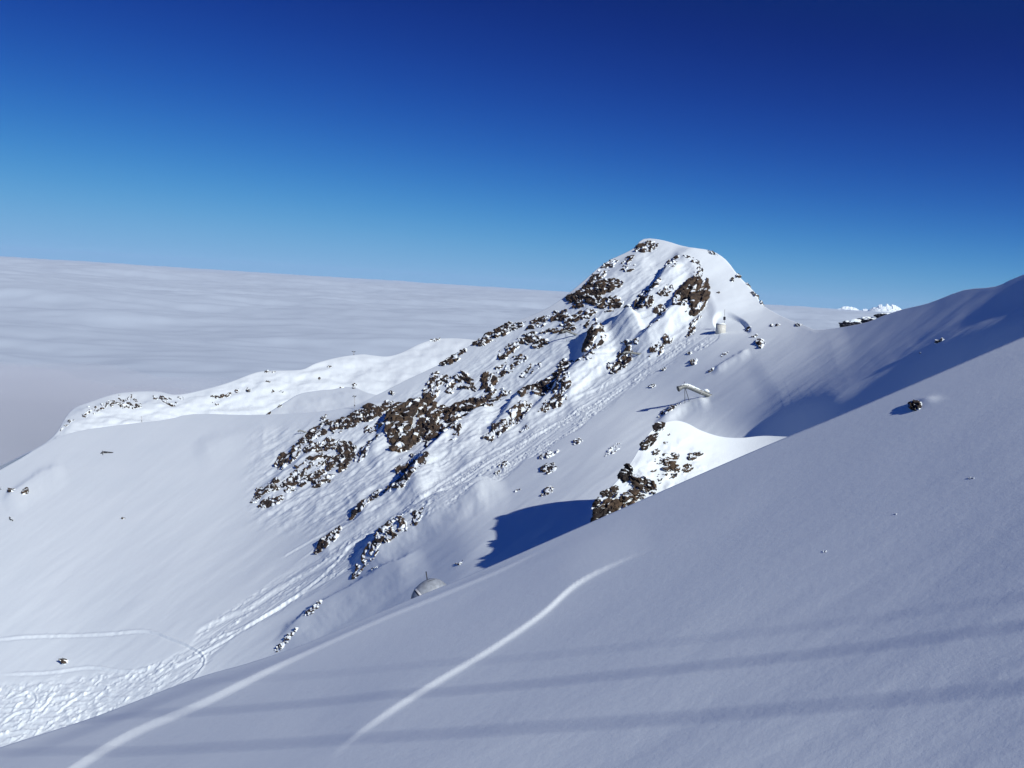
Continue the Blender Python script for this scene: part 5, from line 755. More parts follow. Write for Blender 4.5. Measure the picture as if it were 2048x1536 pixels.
OC = [
 (1294, 495, 21, 10, 10, .45, 5, 'small brown crag right under the snow summit of the peak'),
 (1258, 532, 19, 14, 30, .35, 5, 'snow-flecked crag on the upper left side of the peak, below the summit crag'),
 (1220, 529, 18, 8, 40, .3, 4, 'thin rock rib on the upper left skyline of the peak'),
 (1190, 560, 22, 11, 40, .5, 5, 'dark rocky notch on the left skyline of the peak above the broad layered band'),
 (1190, 584, 46, 12, 14, .8, 6, 'broad layered band of brown rock high on the left shoulder of the peak'),
 (1172, 607, 27, 10, 6, .8, 6, 'lower dark ledge just beneath the broad layered band on the left shoulder'),
 (1221, 612, 22, 13, 25, .5, 6, 'dark angular crag right of the lower ledge on the left shoulder'),
 (1119, 631, 15, 13, 30, .6, 5, 'squat brown crag on the left skyline where the ridge steepens'),
 (1158, 634, 30, 9, 14, .5, 5, 'low snow-capped rock band below the left shoulder ledges'),
 (1180, 645, 12, 13, 60, .5, 6, 'dark craggy rock at the right end of the low snow-capped band'),
 (1288, 614, 15, 16, 60, .55, 7, 'dark rounded crag in the middle of the peak face beside a snow rib'),
 (1300, 587, 22, 9, 30, .45, 6, 'brown broken rocks just above the dark rounded crag'),
 (1330, 593, 14, 10, 30, .25, 5, 'scatter of snow-capped rocks between the mid-face crag and the big black crag'),
 (1386, 600, 34, 27, 50, .78, 8, 'big black crag on the right edge of the peak face below the ridge'),
 (1362, 618, 15, 13, 30, .5, 7, 'dark crag attached at the lower left of the big black crag'),
 (1344, 529, 13, 9, 30, .4, 5, 'small dark crag on the upper ridge nearest below the summit'),
 (1386, 530, 18, 8, -25, .15, 4, 'few brown stones showing on the sunny snow right of the upper ridge'),
 (1342, 545, 12, 6, 10, .2, 4, 'thin snow-capped rocks under the small upper ridge crag'),
 (1396, 556, 9, 8, 60, .4, 5, 'reddish rock knob on the crest of the ridge above the big black crag'),
 (1256, 636, 6, 12, -20, .5, 5, 'narrow upright rock on the sunlit snow rib mid face'),
 (1322, 630, 14, 9, 30, .4, 5, 'pair of dark rocks with round snow caps left below the big black crag'),
 (1192, 672, 15, 14, 60, .45, 6, 'stack of dark rocks at the head of the long central rib'),
 (1187, 697, 25, 15, 50, .72, 7, 'large brown crag halfway down the central rib'),
 (1165, 738, 20, 9, 15, .3, 5, 'snow-dusted stones at the foot of the central rib crag'),
 (1240, 728, 24, 14, 40, .6, 6, 'brown crag just under the middle exploder tube'),
 (1260, 697, 15, 6, -15, .4, 4, 'thin rocks just above the middle exploder tube'),
 (1320, 699, 24, 8, 38, .35, 5, 'brown rock edge beside the upper avalanche debris'),
 (1306, 668, 15, 8, 40, .15, 4, 'sprinkle of small stones on bright snow above the upper debris'),
 (1389, 655, 19, 7, 55, .4, 5, 'string of dark rocks running down left of the drum-shaped shelter'),
 (1334, 684, 7, 6, 40, .6, 5, 'single round-topped dark rock by the top of the debris'),
 (990, 668, 38, 11, 28, .6, 6, 'long brown skyline crag on the lower left ridge'),
 (1032, 653, 19, 6, 24, .3, 4, 'fine broken rocks at the upper end of the long skyline crag'),
 (907, 713, 24, 10, 32, .75, 6, 'dark isolated skyline crag lowest on the left ridge'),
 (1078, 646, 24, 9, 22, .55, 5, 'dark rock band inside the ridge right of the long skyline crag'),
 (1125, 658, 30, 8, 12, .55, 5, 'dark rocks left beside the highest exploder tube'),
 (1066, 676, 26, 11, 15, .4, 5, 'rocky patch with many snow pockets below the ridge rock band'),
 (1018, 700, 20, 11, 40, .45, 6, 'snow-capped crag cluster below the long skyline crag'),
 (1082, 688, 14, 7, 20, .5, 5, 'brown rock below the highest exploder tube'),
 (1020, 731, 32, 12, 30, .35, 5, 'speckled rocks low on the open snow of the left face'),
 (878, 775, 30, 26, 40, .22, 5, 'sparse broken rocks above the cliff band at the left end of the face'),
 (862, 783, 24, 13, 50, .45, 6, 'dark crags leaning over the broad cliff band from the upper left'),
 (932, 764, 24, 15, -25, .45, 6, 'dark twisted rocks in the middle of the left face'),
 (977, 766, 16, 17, 60, .6, 7, 'brown pillar-like crag beside the dark twisted rocks'),
 (993, 790, 24, 12, 20, .4, 6, 'brown rocks below the pillar-like crag'),
 (1090, 775, 46, 17, 30, .68, 7, 'large brown buttress in the lower middle of the face'),
 (1122, 790, 19, 12, 35, .35, 5, 'snow-banded rocks at the right foot of the brown buttress'),
 (1102, 819, 28, 9, 28, .5, 5, 'low dark rock edge bordering the debris below the brown buttress'),
 (1040, 834, 25, 12, 45, .42, 6, 'rocky spur tip below left of the brown buttress'),
 (1000, 868, 32, 11, 35, .33, 6, 'last snowy rocks of the middle spur above the debris'),
 (1136, 730, 18, 14, 35, .35, 5, 'scattered rocks between the central rib and the brown buttress'),
 (1060, 740, 24, 9, 35, .1, 4, 'few pebbly rocks on the open snow right of the speckled rocks'),
 (920, 823, 56, 17, 12, .62, 8, 'broad brown cliff band right of the cave crag'),
 (880, 868, 34, 22, 20, .52, 7, 'brown crags below the broad cliff band'),
 (905, 880, 14, 14, 30, .5, 6, 'dark ribbed rock at the right end of the lower crags'),
 (826, 848, 50, 34, 40, .80, 12, 'huge brown crag with an overhanging base, the largest on the face'),
 (806, 884, 30, 16, 30, .85, 12, 'dark overhanging foot of the huge crag'),
 (790, 838, 16, 12, 60, .7, 10, 'left brown pillar of the huge crag'),
 (738, 832, 56, 13, 22, .78, 6, 'long dark rock wall on the skyline left of the huge crag'),
 (700, 850, 34, 11, 24, .6, 6, 'lower tier of the long dark skyline wall'),
 (754, 858, 24, 7, 20, .3, 5, 'thin broken ledges between the skyline wall and the huge crag'),
 (826, 936, 30, 26, 50, .38, 6, 'broken rocks on the spur right below the huge crag'),
 (800, 975, 30, 15, 35, .65, 7, 'brown crag at the bend of the spur below the huge crag'),
 (738, 1008, 42, 10, 38, .42, 6, 'narrow rocky tail of the spur running down to the debris'),
 (632, 872, 36, 14, 38, .68, 6, 'brown outcrop beside the farthest right-hand small exploder tube on the shoulder'),
 (674, 857, 14, 13, 60, .4, 5, 'dark rocks between the shoulder outcrop and the skyline wall'),
 (650, 895, 22, 9, 30, .5, 5, 'brown knobs on the snow below the shoulder outcrop'),
 (608, 888, 12, 5, 5, .6, 4, 'flat brown rock below the shoulder exploder tube'),
 (622, 905, 17, 8, 35, .5, 5, 'dark knobbly rock left of the brown knobs'),
 (577, 917, 25, 14, 42, .65, 7, 'steep brown crag at the left edge of the lower rocks casting shadow to the left'),
 (665, 905, 28, 12, 30, .4, 6, 'speckled brown ledges in the centre of the lower rocks'),
 (694, 900, 17, 15, -40, .5, 6, 'rounded brown rock with a snow gap right of the speckled ledges'),
 (682, 926, 26, 15, 25, .72, 7, 'reddish brown block at the right of the lower rocks'),
 (620, 946, 50, 17, 28, .55, 6, 'wide jumble of green-brown rocks low on the left end of the face'),
 (640, 960, 28, 12, 20, .42, 5, 'broken dark rocks under the wide jumble'),
 (590, 970, 34, 11, 22, .38, 5, 'thin dark rocks at the lower left of the wide jumble'),
 (536, 980, 20, 11, 20, .6, 6, 'brown block at the lowest left corner of the rocks'),
 (543, 1006, 22, 8, 12, .6, 5, 'dark lowest rock at the foot of the left rocks'),
 (512, 998, 11, 6, 20, .4, 4, 'small detached rocks left of the lowest dark rock'),
 (735, 900, 28, 9, 48, .5, 6, 'narrow rib of brown rock left of the blue shadow of the huge crag'),
 (657, 1083, 28, 9, 40, .62, 6, 'isolated snow-capped rock in the lower gully above the ski tracks'),
 (780, 1075, 30, 15, 38, .45, 7, 'brown crag on the lower snow rib casting a jagged shadow'),
 (738, 1120, 44, 9, 48, .38, 6, 'thin snowy rock spine running down from the lower rib crag'),
 (828, 1052, 24, 9, 42, .25, 5, 'small rocks at the top right of the lower rib'),
]
for t in OC:
    outcrop_rock(terrain, t[0], t[1], t[2] * 1.25 + 1, t[3] * 1.12 + 1, t[4], min(1, t[5] + .08), t[6] * .85, t[7], group=G1)
OM = [
 (572, 1285, 32, 6, 40, .3, 5, 'long snowy rock fin at the lower left with a pointed shadow'),
 (628, 1228, 24, 7, 42, .45, 5, 'dark rock fin up right of the long snowy fin'),
 (1100, 938, 20, 10, 18, .6, 6, 'snow-capped dark boulder with a long shadow mid slope'),
 (1096, 984, 16, 7, 36, .6, 5, 'dark rock under the snow-capped boulder with a pointed shadow'),
 (1098, 910, 22, 6, 24, .45, 5, 'row of small rocks above the snow-capped boulder'),
 (1157, 884, 14, 6, 20, .35, 5, 'white humped rock upper right of the row of small rocks'),
 (1222, 902, 22, 7, 24, .2, 4, 'line of half-buried stones left of the bright mound'),
 (1235, 890, 8, 4, 30, .5, 4, 'small pointed stone above the half-buried line of stones'),
 (1008, 930, 13, 5, 30, .5, 4, 'dark stones beside the debris, lower of two'),
 (1050, 862, 13, 4, 30, .45, 3, 'dark stones beside the debris, upper of two'),
 (995, 945, 8, 4, 30, .4, 3, 'small lone stone in the shadow at the debris edge'),
 (1340, 822, 26, 7, 30, .6, 4, 'chain of black rocks at the feet of the near exploder tube'),
 (1388, 724, 9, 6, 30, .7, 6, 'dark boulder with snow hat in the middle of the upper slope'),
 (1522, 688, 9, 10, 40, .6, 6, 'dark boulder with bright cap high on the slope near the saddle'),
 (1305, 772, 9, 4, 25, .4, 4, 'tiny capped rock midway between debris and near exploder tube'),
 (1328, 738, 5, 3, 25, .8, 4, 'lone black stone right of the debris'),
 (1380, 706, 6, 4, 25, .5, 4, 'small stone above the snow-hat boulder'),
 (1424, 741, 9, 3, 25, .5, 4, 'low white-edged rock right of the snow-hat boulder'),
 (1450, 708, 12, 3, 30, .15, 3, 'streak of buried stones under the drum-shaped shelter'),
 (1510, 672, 7, 3, 20, .5, 3, 'small flat rock just below the crest at the saddle'),
 (1597, 650, 8, 4, 0, .6, 3, 'rock tip poking from the saddle crest'),
 (1550, 651, 14, 3, 5, .3, 3, 'low rock edge along the saddle cornice'),
 (1496, 654, 7, 3, 0, .6, 3, 'small rocks at the right end of the wind scoop'),
 (1878, 703, 10, 5, 25, .65, 5, 'rock with white drift in the blue shaded hollow'),
 (1840, 730, 6, 3, 50, .2, 4, 'snow lump in the blue shaded hollow'),
 (750, 1142, 8, 5, 30, .2, 4, 'white capped stone below the snowy spine'),
 (920, 1125, 9, 4, 30, .5, 4, 'two small stones at the tip of the big blue shadow'),
 (1036, 981, 6, 3, 30, .6, 3, 'small stone between the two shadowed boulders'),
]
for t in OM:
    outcrop_rock(terrain, *t, group=G2, mat=ROCK_SNOWY, step=.8)
# the sunny right-hand skyline of the peak and the far left shoulder
for t in [
 (1495, 570, 5, 6, 60, .5, 4, 'small rock on the right skyline of the peak, upper one of two'),
 (1509, 592, 5, 8, 90, .6, 5, 'small rock on the right skyline of the peak, middle'),
 (1523, 606, 5, 5, 60, .6, 4, 'small rock on the right skyline of the peak, lowest'),
 (1464, 567, 5, 4, 20, .8, 5, 'lone dark stone on the sunny right face of the peak'),
 (1476, 558, 5, 4, 20, .7, 5, 'dark stone just right of the lone one on the sunny face'),
 (1424, 512, 12, 4, -20, .3, 4, 'stones under the upper right skyline of the peak'),
 (1436, 596, 4, 2, 0, .5, 3, 'tiny stone on the sunny snow right of the big black crag'),
 (648, 836, 10, 4, 36, .5, 4, 'small rock on the shoulder snow above the shoulder outcrop'),
 (24, 985, 8, 5, 0, .75, 5, 'brown tussock-topped rock near the left edge, left of a pair'),
 (50, 989, 8, 5, 20, .75, 5, 'brown rock near the left edge, right of a pair'),
 (4, 978, 4, 3, 0, .6, 4, 'small rock cut by the left edge of the picture'),
 (20, 1039, 9, 5, -30, .1, 3, 'faint stones in a snow hollow at the left edge'),
 (130, 1324, 7, 5, 20, 1.0, 9, 'lone brown boulder on the smooth snow at the lower left'),
 (247, 1037, 4, 2, 0, .3, 3, 'tiny stone alone on the wide left snow slope'),
 (785, 786, 4, 6, 60, .8, 4, 'dark stone on the crest above the skyline wall'),
]:
    outcrop_rock(terrain, *t, group='single rocks on the ridge and left slope', step=.6)
# the bright mound
GM = 'rocks on the bright snow mound'
for t in [
 (1342, 934, 17, 24, 0, .62, 9, 'tall cracked brown rock patch in the middle of the bright mound'),
 (1340, 914, 18, 10, 0, .5, 6, 'flat brown rock above the tall cracked patch'),
 (1374, 937, 13, 8, 10, .6, 5, 'small brown rock right of the tall cracked patch'),
 (1390, 912, 17, 9, 20, .45, 6, 'group of little rocks on the right of the bright mound'),
 (1312, 905, 8, 6, 20, .55, 6, 'rust brown rock on the upper left of the bright mound'),
 (1316, 922, 11, 8, 0, .2, 4, 'scatter of pebbly rocks below the rust brown rock'),
 (1332, 886, 6, 3, 0, .5, 4, 'thin dark stone near the top of the bright mound'),
 (1338, 870, 3, 2, 0, .5, 3, 'topmost tiny stone on the bright mound'),
 (1308, 941, 7, 3, 10, .6, 4, 'dark lens-shaped rock left of the tall cracked patch'),
 (1320, 957, 6, 12, 10, .25, 5, 'upright faint rock below the lens-shaped rock'),
 (1288, 970, 30, 15, -35, .7, 10, 'ragged brown rocks in the lower part of the bright mound'),
 (1286, 992, 9, 6, 20, .5, 7, 'round snow-ringed rock near the lower edge of the bright mound'),
 (1308, 985, 7, 9, 30, .4, 7, 'brown rock at the lower right edge of the ragged rocks'),
 (1256, 998, 30, 17, 38, .85, 11, 'cracked brown rocks just above the foot of the mound'),
]:
    outcrop_rock(outcrop, *t, group=GM, step=.55)
outcrop_rock(outcrop, 1214, 1022, 34, 19, 30, 1.0, 12, 'large smooth brown rock at the left foot of the bright mound', group=GM, step=.5)
for (cx, cy, a, b, ang, lab) in [
 (1192, 1003, 12, 12, 10, 'dark block jutting from the shaded left foot of the mound'),
 (1222, 985, 20, 12, 30, 'dark snow-capped blocks above the jutting block'),
 (1252, 948, 12, 20, -30, 'dark slab on the shaded left edge of the mound'),
 (1298, 884, 22, 9, 45, 'black rocks on the shaded upper left edge of the mound'),
 (1318, 855, 13, 9, 30, 'snow-topped dark rock at the top left of the mound')]:
    outcrop_rock(outcrop, cx, cy, a, b, ang, .9, 8, lab, group=GM, step=.6, mat=ROCK_DARK)
# foreground boulder and buried stones on the near slope
outcrop_rock(near, 1832, 813, 9, 12, 105, .95, 9, 'dark boulder with a snow hat alone on the near slope', cat='boulder', mat=ROCK_DARK, step=.4, name='boulder')
for (x, y, a, lab) in [(1944, 957, 8, 'faint bump of a buried stone low on the right of the near slope'), (1790, 1030, 5, 'barely showing stone in the middle right of the near slope'), (1650, 1103, 4, 'tiny dark stone tip below the others on the near slope')]:
    outcrop_rock(near, x, y, a, 3, 20, .1, 2, lab, cat='stone', mat=ROCK_SNOWY, step=.4, name='buried_stone', group='stones just showing on the near slope')
# crest knolls at the right
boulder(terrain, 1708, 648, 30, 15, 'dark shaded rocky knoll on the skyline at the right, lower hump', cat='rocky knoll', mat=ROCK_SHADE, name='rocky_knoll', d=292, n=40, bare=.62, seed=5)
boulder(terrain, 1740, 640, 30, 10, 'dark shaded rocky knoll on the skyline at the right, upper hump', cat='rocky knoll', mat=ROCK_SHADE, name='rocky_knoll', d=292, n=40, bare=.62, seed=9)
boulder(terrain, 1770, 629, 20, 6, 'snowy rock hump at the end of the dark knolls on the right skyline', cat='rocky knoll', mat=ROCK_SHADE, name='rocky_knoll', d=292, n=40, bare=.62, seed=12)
# far hill rocks and scrub
for t in [
 (230, 803, 60, 11, 12, .12, 3, 'wide patch of scrub and stones on top of the far left hill'),
 (262, 812, 26, 7, 0, .35, 3, 'densest brown scrub patch under the far left hilltop'),
 (330, 800, 30, 9, -20, .1, 3, 'thin scrub right of the densest patch on the far hill'),
 (180, 826, 24, 8, 10, .15, 3, 'pale scrub fading into the cloud on the far hill'),
 (135, 850, 22, 6, 40, .15, 3, 'faint stones at the cloud edge of the far hill'),
 (362, 795, 8, 4, -30, .3, 3, 'small rocks in the dip of the far ridge'),
 (437, 793, 16, 4, 4, .5, 4, 'dark rock row on the far ridge, left'),
 (458, 790, 8, 5, 40, .5, 4, 'dark rock at the right end of the far rock row'),
 (496, 780, 6, 7, 60, .5, 4, 'reddish upright rock on the far ridge'),
 (430, 806, 14, 5, 10, .05, 3, 'few stones below the far rock row'),
 (476, 783, 8, 4, 0, .2, 3, 'sprinkled stones between the far rocks'),
 (536, 765, 5, 3, 0, .6, 3, 'double stone on the far ridge slope'),
 (540, 744, 12, 3, 0, .3, 3, 'stones on the far ridge crest'),
 (546, 783, 4, 3, 0, .5, 3, 'small stone low on the far ridge slope'),
 (562, 783, 6, 2, 0, .4, 3, 'thin stones low on the far ridge slope'),
 (638, 758, 3, 3, 0, .8, 3, 'single dark stone in the middle of the far slope'),
 (660, 733, 4, 2, 0, .6, 3, 'single stone near the top of the far slope'),
 (708, 772, 5, 3, 0, .5, 3, 'pair of stones above the snowy knoll'),
 (870, 680, 14, 3, 10, .3, 3, 'rocks along the far right crest of the far ridge'),
]:
    outcrop_rock(hills_fn, *t, group='rocks and scrub on the far hills', step=.6)
for t in [
 (538, 826, 5, 4, 40, .7, 3, 'dark rock at the left foot of the snowy knoll'),
 (560, 813, 5, 3, 30, .7, 3, 'dark rock on the left rim of the snowy knoll'),
 (684, 773, 5, 4, 20, .6, 3, 'dark rock on top of the snowy knoll'),
 (708, 775, 4, 3, 0, .6, 3, 'small dark rock right of the knoll top'),
]:
    outcrop_rock(knoll_fn, *t, group='rocks on the snowy knoll', step=.5)

# ---------------------------------------------------------------- distant peaks above the clouds
def peak(x0, x1, ytop, label, dist=90000., seed=1, rough=.35):
    xc = (x0 + x1) / 2; B = ray(xc, 624) * dist; top = ray(xc, ytop) * dist
    Hh = top[2] - B[2]; W = (x1 - x0) / F * dist; n = 90
    U, Vv = np.meshgrid(np.linspace(-.62, .62, n), np.linspace(-.5, .5, 50))
    env = np.clip(1 - (np.abs(U) / .62) ** 2.2, 0, 1) * np.clip(1 - np.abs(Vv) * 2, 0, 1)
    rd = 1 - np.abs(fbm(np.stack([U * 4.5, Vv * 3, 0 * U + seed], -1), 4, seed)) * 1.6
    z = Hh * (env * (1 - rough) + env * rough * rd * 1.2 + .012 * fbm(np.stack([U * 26, Vv * 20, 0 * U], -1), 2, seed + 4) * (env > .02)) - .12 * Hh
    V = np.stack([B[0] + U * W, B[1] + Vv * W, B[2] + z], -1)
    return tag(mesh_obj('mountain_peak', V, gridfaces(50, n), SNOW, smooth=False), label, 'distant peak', 'white peaks above the cloud sea', kind='structure')
peak(1672, 1720, 611, 'left of the two white jagged peaks on the horizon', seed=3, rough=.25)
peak(1742, 1806, 606, 'right and larger of the two white jagged peaks on the horizon', seed=11)
peak(1622, 1640, 614, 'smallest white tip on the horizon at the left', seed=21, dist=110000.)
peak(1722, 1738, 616, 'tiny dark tip between the two white jagged peaks', seed=31, dist=110000.)
peak(1664, 1676, 618, 'low white bump left of the left jagged peak', seed=41, dist=110000.)

# ---------------------------------------------------------------- built things
def tube_mesh(path, rad, n=14, caps=True):
    path = [np.array(p, float) for p in path]; V = []; m = len(path)
    if np.isscalar(rad): rad = [rad] * m
    t0 = path[1] - path[0]; ref = np.array([0, 1., 0]) if abs(t0[1]) < .8 * np.linalg.norm(t0) else np.array([1., 0, 0])
    for i in range(m):
        t = path[min(i + 1, m - 1)] - path[max(i - 1, 0)]; t /= np.linalg.norm(t)
        a = np.cross(t, ref); a /= np.linalg.norm(a); b = np.cross(t, a)
        for k in range(n):
            w = 2 * math.pi * k / n; V.append(path[i] + rad[i] * (math.cos(w) * a + math.sin(w) * b))
    Fc = [(i * n + k, i * n + (k + 1) % n, (i + 1) * n + (k + 1) % n, (i + 1) * n + k) for i in range(m - 1) for k in range(n)]
    if caps: Fc += [tuple(range(n))[::-1], tuple(range((m - 1) * n, m * n))]
    return V, Fc
def curve_path(pts, n=6):
    P = [np.array(p, float) for p in pts]; P = [2 * P[0] - P[1]] + P + [2 * P[-1] - P[-2]]; o = []
    for k in range(1, len(P) - 2):
        for t in np.arange(n) / n:
            o.append(.5 * ((2 * P[k]) + (-P[k - 1] + P[k + 1]) * t + (2 * P[k - 1] - 5 * P[k] + 4 * P[k + 1] - P[k + 2]) * t * t + (-P[k - 1] + 3 * P[k] - 3 * P[k + 1] + P[k + 2]) * t ** 3))
    return o + [P[-2]]
def root(name, label, cat, loc, group=None):
    e = bpy.data.objects.new(name, None); sc.collection.objects.link(e); e.location = loc; e.empty_display_size = .3
    return tag(e, label, cat, group)
def part(name, VF, mat, rt, smooth=True, base=None):
    V, Fc = VF; L = np.array(rt.location if base is None else base); V = np.asarray(V, float) - L
    o = mesh_obj(name, V, Fc, mat, smooth=smooth); o.parent = rt; return o
def ray1(px, py): return ray(float(px), float(py))
def exploder(base, elbow, tip, feet, rad, label, snow=True, mat=STEEL):
    """bent steel gas exploder tube: buried foot at base, elbow in the air, open mouth pointing down the slope, two thin legs"""
    B = terrain(np.array([float(base[0])]), np.array([float(base[1])]))[0]
    dB = B[1] * math.cos(TH) - B[2] * math.sin(TH); mpp = dB / F
    def w(p, k=0.0): return ray1(*p) * (dB + k)
    rt = root('exploder_tube', label, 'exploder tube', B, 'avalanche exploder tubes')
    E_ = w(elbow, -.6); T_ = w(tip, -1.0); ax = (E_ - B) / np.linalg.norm(E_ - B); r = rad * mpp
    start = B - ax * r * 2.0
    pth = curve_path([start, B + (E_ - B) * .5, E_ - (E_ - B) * .12, E_ + (T_ - E_) * .22 + np.array([0, 0, .05]), T_], 7)
    rr = [r] * len(pth); rr[-1] = r * 1.35; rr[-2] = r * 1.25; rr[-3] = r * 1.12
    part('tube', tube_mesh(pth, rr, 18), mat, rt)
    mth = part('mouth', tube_mesh([T_ + (T_ - E_) * .0, T_ + (T_ - E_) / np.linalg.norm(T_ - E_) * r * .12], r * 1.2, 18), DARK, rt)
    for q in (.36, .93):
        c = B + (E_ - B) * q; part('flange', tube_mesh([c - ax * r * .14, c + ax * r * .14], r * 1.16, 18), GREY, rt)
    if snow:
        top = [p + np.array([0, 0, r * .62]) for p in pth[3:-3]]; m = len(top)
        part('snow_cover', tube_mesh(top, [r * (.35 + .42 * math.sin(math.pi * (i + 1) / (m + 1)) + .1 * math.sin(i * 1.9)) for i in range(m)], 12), SNOW, rt)
        bx = B + ax * r * 1.6 + np.array([0, 0, r * .9]); part('valve_box', tube_mesh([bx - ax * r * 1.1, bx + ax * r * 1.2], r * .75, 4), mat, rt, smooth=False)
        part('snow_cap', tube_mesh([bx - ax * r * 1.3 + np.array([0, 0, r * .8]), bx + np.array([0, 0, r * .95]), bx + ax * r * 1.3 + np.array([0, 0, r * .7])], [r * .4, r * .75, r * .4], 10), SNOW, rt)
    C_ = E_ + (T_ - E_) * .15
    for fx, fy in feet:
        ft = terrain(np.array([float(fx)]), np.array([float(fy)]))[0]; ft = ray1(fx, fy + 2) * min(dB + 4, ft[1] * math.cos(TH) - ft[2] * math.sin(TH))
        part('leg', tube_mesh([C_, ft - np.array([0, 0, .3])], max(.045, r * .13), 8), DARK, rt)
    up = w((elbow[0] - 3.5 * rad / 4.5, elbow[1] - rad * 2.0), -.6); part('vent_rod', tube_mesh([C_, up], max(.035, r * .1), 6), DARK, rt)
    return rt
exploder((1419, 791), (1372, 772), (1356, 778), [(1370, 811), (1381, 806)], 4.4, 'snow-covered bent steel exploder tube on two thin legs, the nearest and largest')
exploder((1279, 717), (1252, 704), (1246, 707), [(1256, 735)], 2.3, 'grey exploder tube above a brown crag in the middle of the peak face', snow=False)
exploder((1153, 670), (1130, 661), (1124, 665), [(1134, 681)], 2.0, 'grey exploder tube highest on the left of the peak face', snow=False)
exploder((613, 865), (601, 861), (596, 863), [(602, 868)], 1.4, 'small grey exploder tube on the shoulder at the left end of the rocks', snow=False)
exploder((222, 906), (206, 904), (203, 908), [(206, 917), (207, 916)], 2.0, 'dark exploder tube standing alone on the wide left snow slope', snow=False, mat=DARK)

def shelter_dome():
    dep = 93.0; mpp = dep / F
    C0 = ray1(861, 1196) * dep
    rt = root('gas_shelter', 'grey dome-shaped gas shelter half hidden behind the near slope, with an antenna', 'shelter', C0)
    ax = ray1(900, 1162) * dep - ray1(838, 1218) * (dep - .8); L = np.linalg.norm(ax); ax /= L
    side = np.cross(ax, np.array([0, 0, 1.])); side /= np.linalg.norm(side); up = np.cross(side, ax)
    def shell(u0, u1, k=1.0, nu=24, nv=36, v0=0, v1=2 * math.pi):
        V = []
        for i in range(nu + 1):
            u = u0 + (u1 - u0) * i / nu; r = math.sqrt(max(1e-4, 1 - abs(u) ** 2.3))
            for j in range(nv + 1):
                v = v0 + (v1 - v0) * j / nv
                V.append(C0 + ax * (u * 41 * mpp) + k * r * (side * math.cos(v) * 32 * mpp + up * math.sin(v) * 36 * mpp))
        Fc = [(i * (nv + 1) + j, i * (nv + 1) + j + 1, (i + 1) * (nv + 1) + j + 1, (i + 1) * (nv + 1) + j) for i in range(nu) for j in range(nv)]
        return V, Fc
    part('shell', shell(-.22, 1), plain('dull_grey_paint', (.27, .30, .345), .5), rt); part('front_shell', shell(-1, -.36), plain('blue_grey_paint', (.17, .2, .25), .45), rt)
    part('dark_band', shell(-.37, -.30, 1.004), DARK, rt); part('white_band', shell(-.305, -.215, 1.03), WHITE, rt)
    for v in (1.35, 1.8):
        part('slot', shell(.42, .74, 1.012, 8, 2, v, v + .045), DARK, rt)
    A = ray1(855, 1163) * dep; T = ray1(852, 1143) * dep
    part('antenna', tube_mesh([A - (T - A) * .2, T], .055, 8), DARK, rt)
shelter_dome()

def drum():
    b = terrain(np.array([1441.]), np.array([662.]))[0]; dep = b[1] * math.cos(TH) - b[2] * math.sin(TH) - 1.5; mpp = dep / F
    B = ray1(1441, 664) * dep; rt = root('drum_shelter', 'white drum-shaped shelter with a snow top on the saddle', 'shelter', B)
    r = 10 * mpp; h = 15 * mpp; z = np.array([0, 0, 1.])
    part('wall', tube_mesh([B - z * 1.5, B + z * h], r, 28), plain('frosted_white', (.5, .5, .47), .6), rt)
    part('roof_ring', tube_mesh([B + z * h, B + z * (h + .12)], r * 1.03, 28), GREY, rt)
    part('snow_top', tube_mesh([B + z * (h + .1), B + z * (h + .3), B + z * (h + .5), B + z * (h + .62)], [r * 1.0, r * .9, r * .6, r * .15], 24), SNOW, rt)
    M0 = ray1(1448.5, 648) * (dep + 3); T = ray1(1449.6, 619) * (dep + 3); ru = root('weather_mast', 'thin mast with a dark box behind the drum-shaped shelter', 'mast', M0)
    part('pole', tube_mesh([M0 - (T - M0) * .5, T], .05, 8), DARK, ru)
    q0 = ray1(1448.8, 640) * (dep + 3); q1 = ray1(1449, 633.5) * (dep + 3); part('box', tube_mesh([q0, q1], 2.4 * mpp, 4), DARK, ru, smooth=False)
drum()
def pylon(x, yb, yt, label, arm=4.5, d=None, cat='lift pylon', name='lift_pylon'):
    b = terrain(np.array([float(x)]), np.array([float(yb)]))[0]; dep = (b[1] * math.cos(TH) - b[2] * math.sin(TH)) if d is None else d; mpp = dep / F
    B = ray1(x, yb) * dep; T = ray1(x - .6, yt) * dep; rt = root(name, label, cat, B)
    k = .55 * mpp
    for s in (-1, 1): part('leg', tube_mesh([B + np.array([s * 1.1 * mpp, 0, -1.]), T + np.array([s * .35 * mpp, 0, 0])], k * .55, 8), GREY, rt)
    for q in (.25, .5, .75):
        c = B + (T - B) * q; part('brace', tube_mesh([c - np.array([1.0 * mpp, 0, 0]), c + np.array([1.0 * mpp, 0, .5 * mpp])], k * .35, 6), GREY, rt)
    if arm:
        part('crossarm', tube_mesh([T - np.array([arm * .6 * mpp, 0, 0]), T + np.array([arm * .6 * mpp, 0, 0])], k * .8, 8), STEEL, rt)
        for s in (-1, 1): part('sheave_set', tube_mesh([T + np.array([s * arm * .5 * mpp, -1.2, -.1]), T + np.array([s * arm * .5 * mpp, 1.2, -.1])], k * 1.5, 8), DARK, rt)
    part('base_box', tube_mesh([B + (T - B) * .18, B + (T - B) * .3], k * 1.6, 4), DARK, rt, smooth=False)
pylon(709.5, 817, 792, 'slim lift pylon with a short crossarm on the skyline left of the rock wall')
pylon(283.5, 845, 832, 'small dark post on the crest of the wide left slope', arm=0, cat='post', name='marker_post')
pylon(708, 711, 703, 'tiny summit hut mast on the far ridge', arm=5, d=890, cat='summit station', name='summit_station')

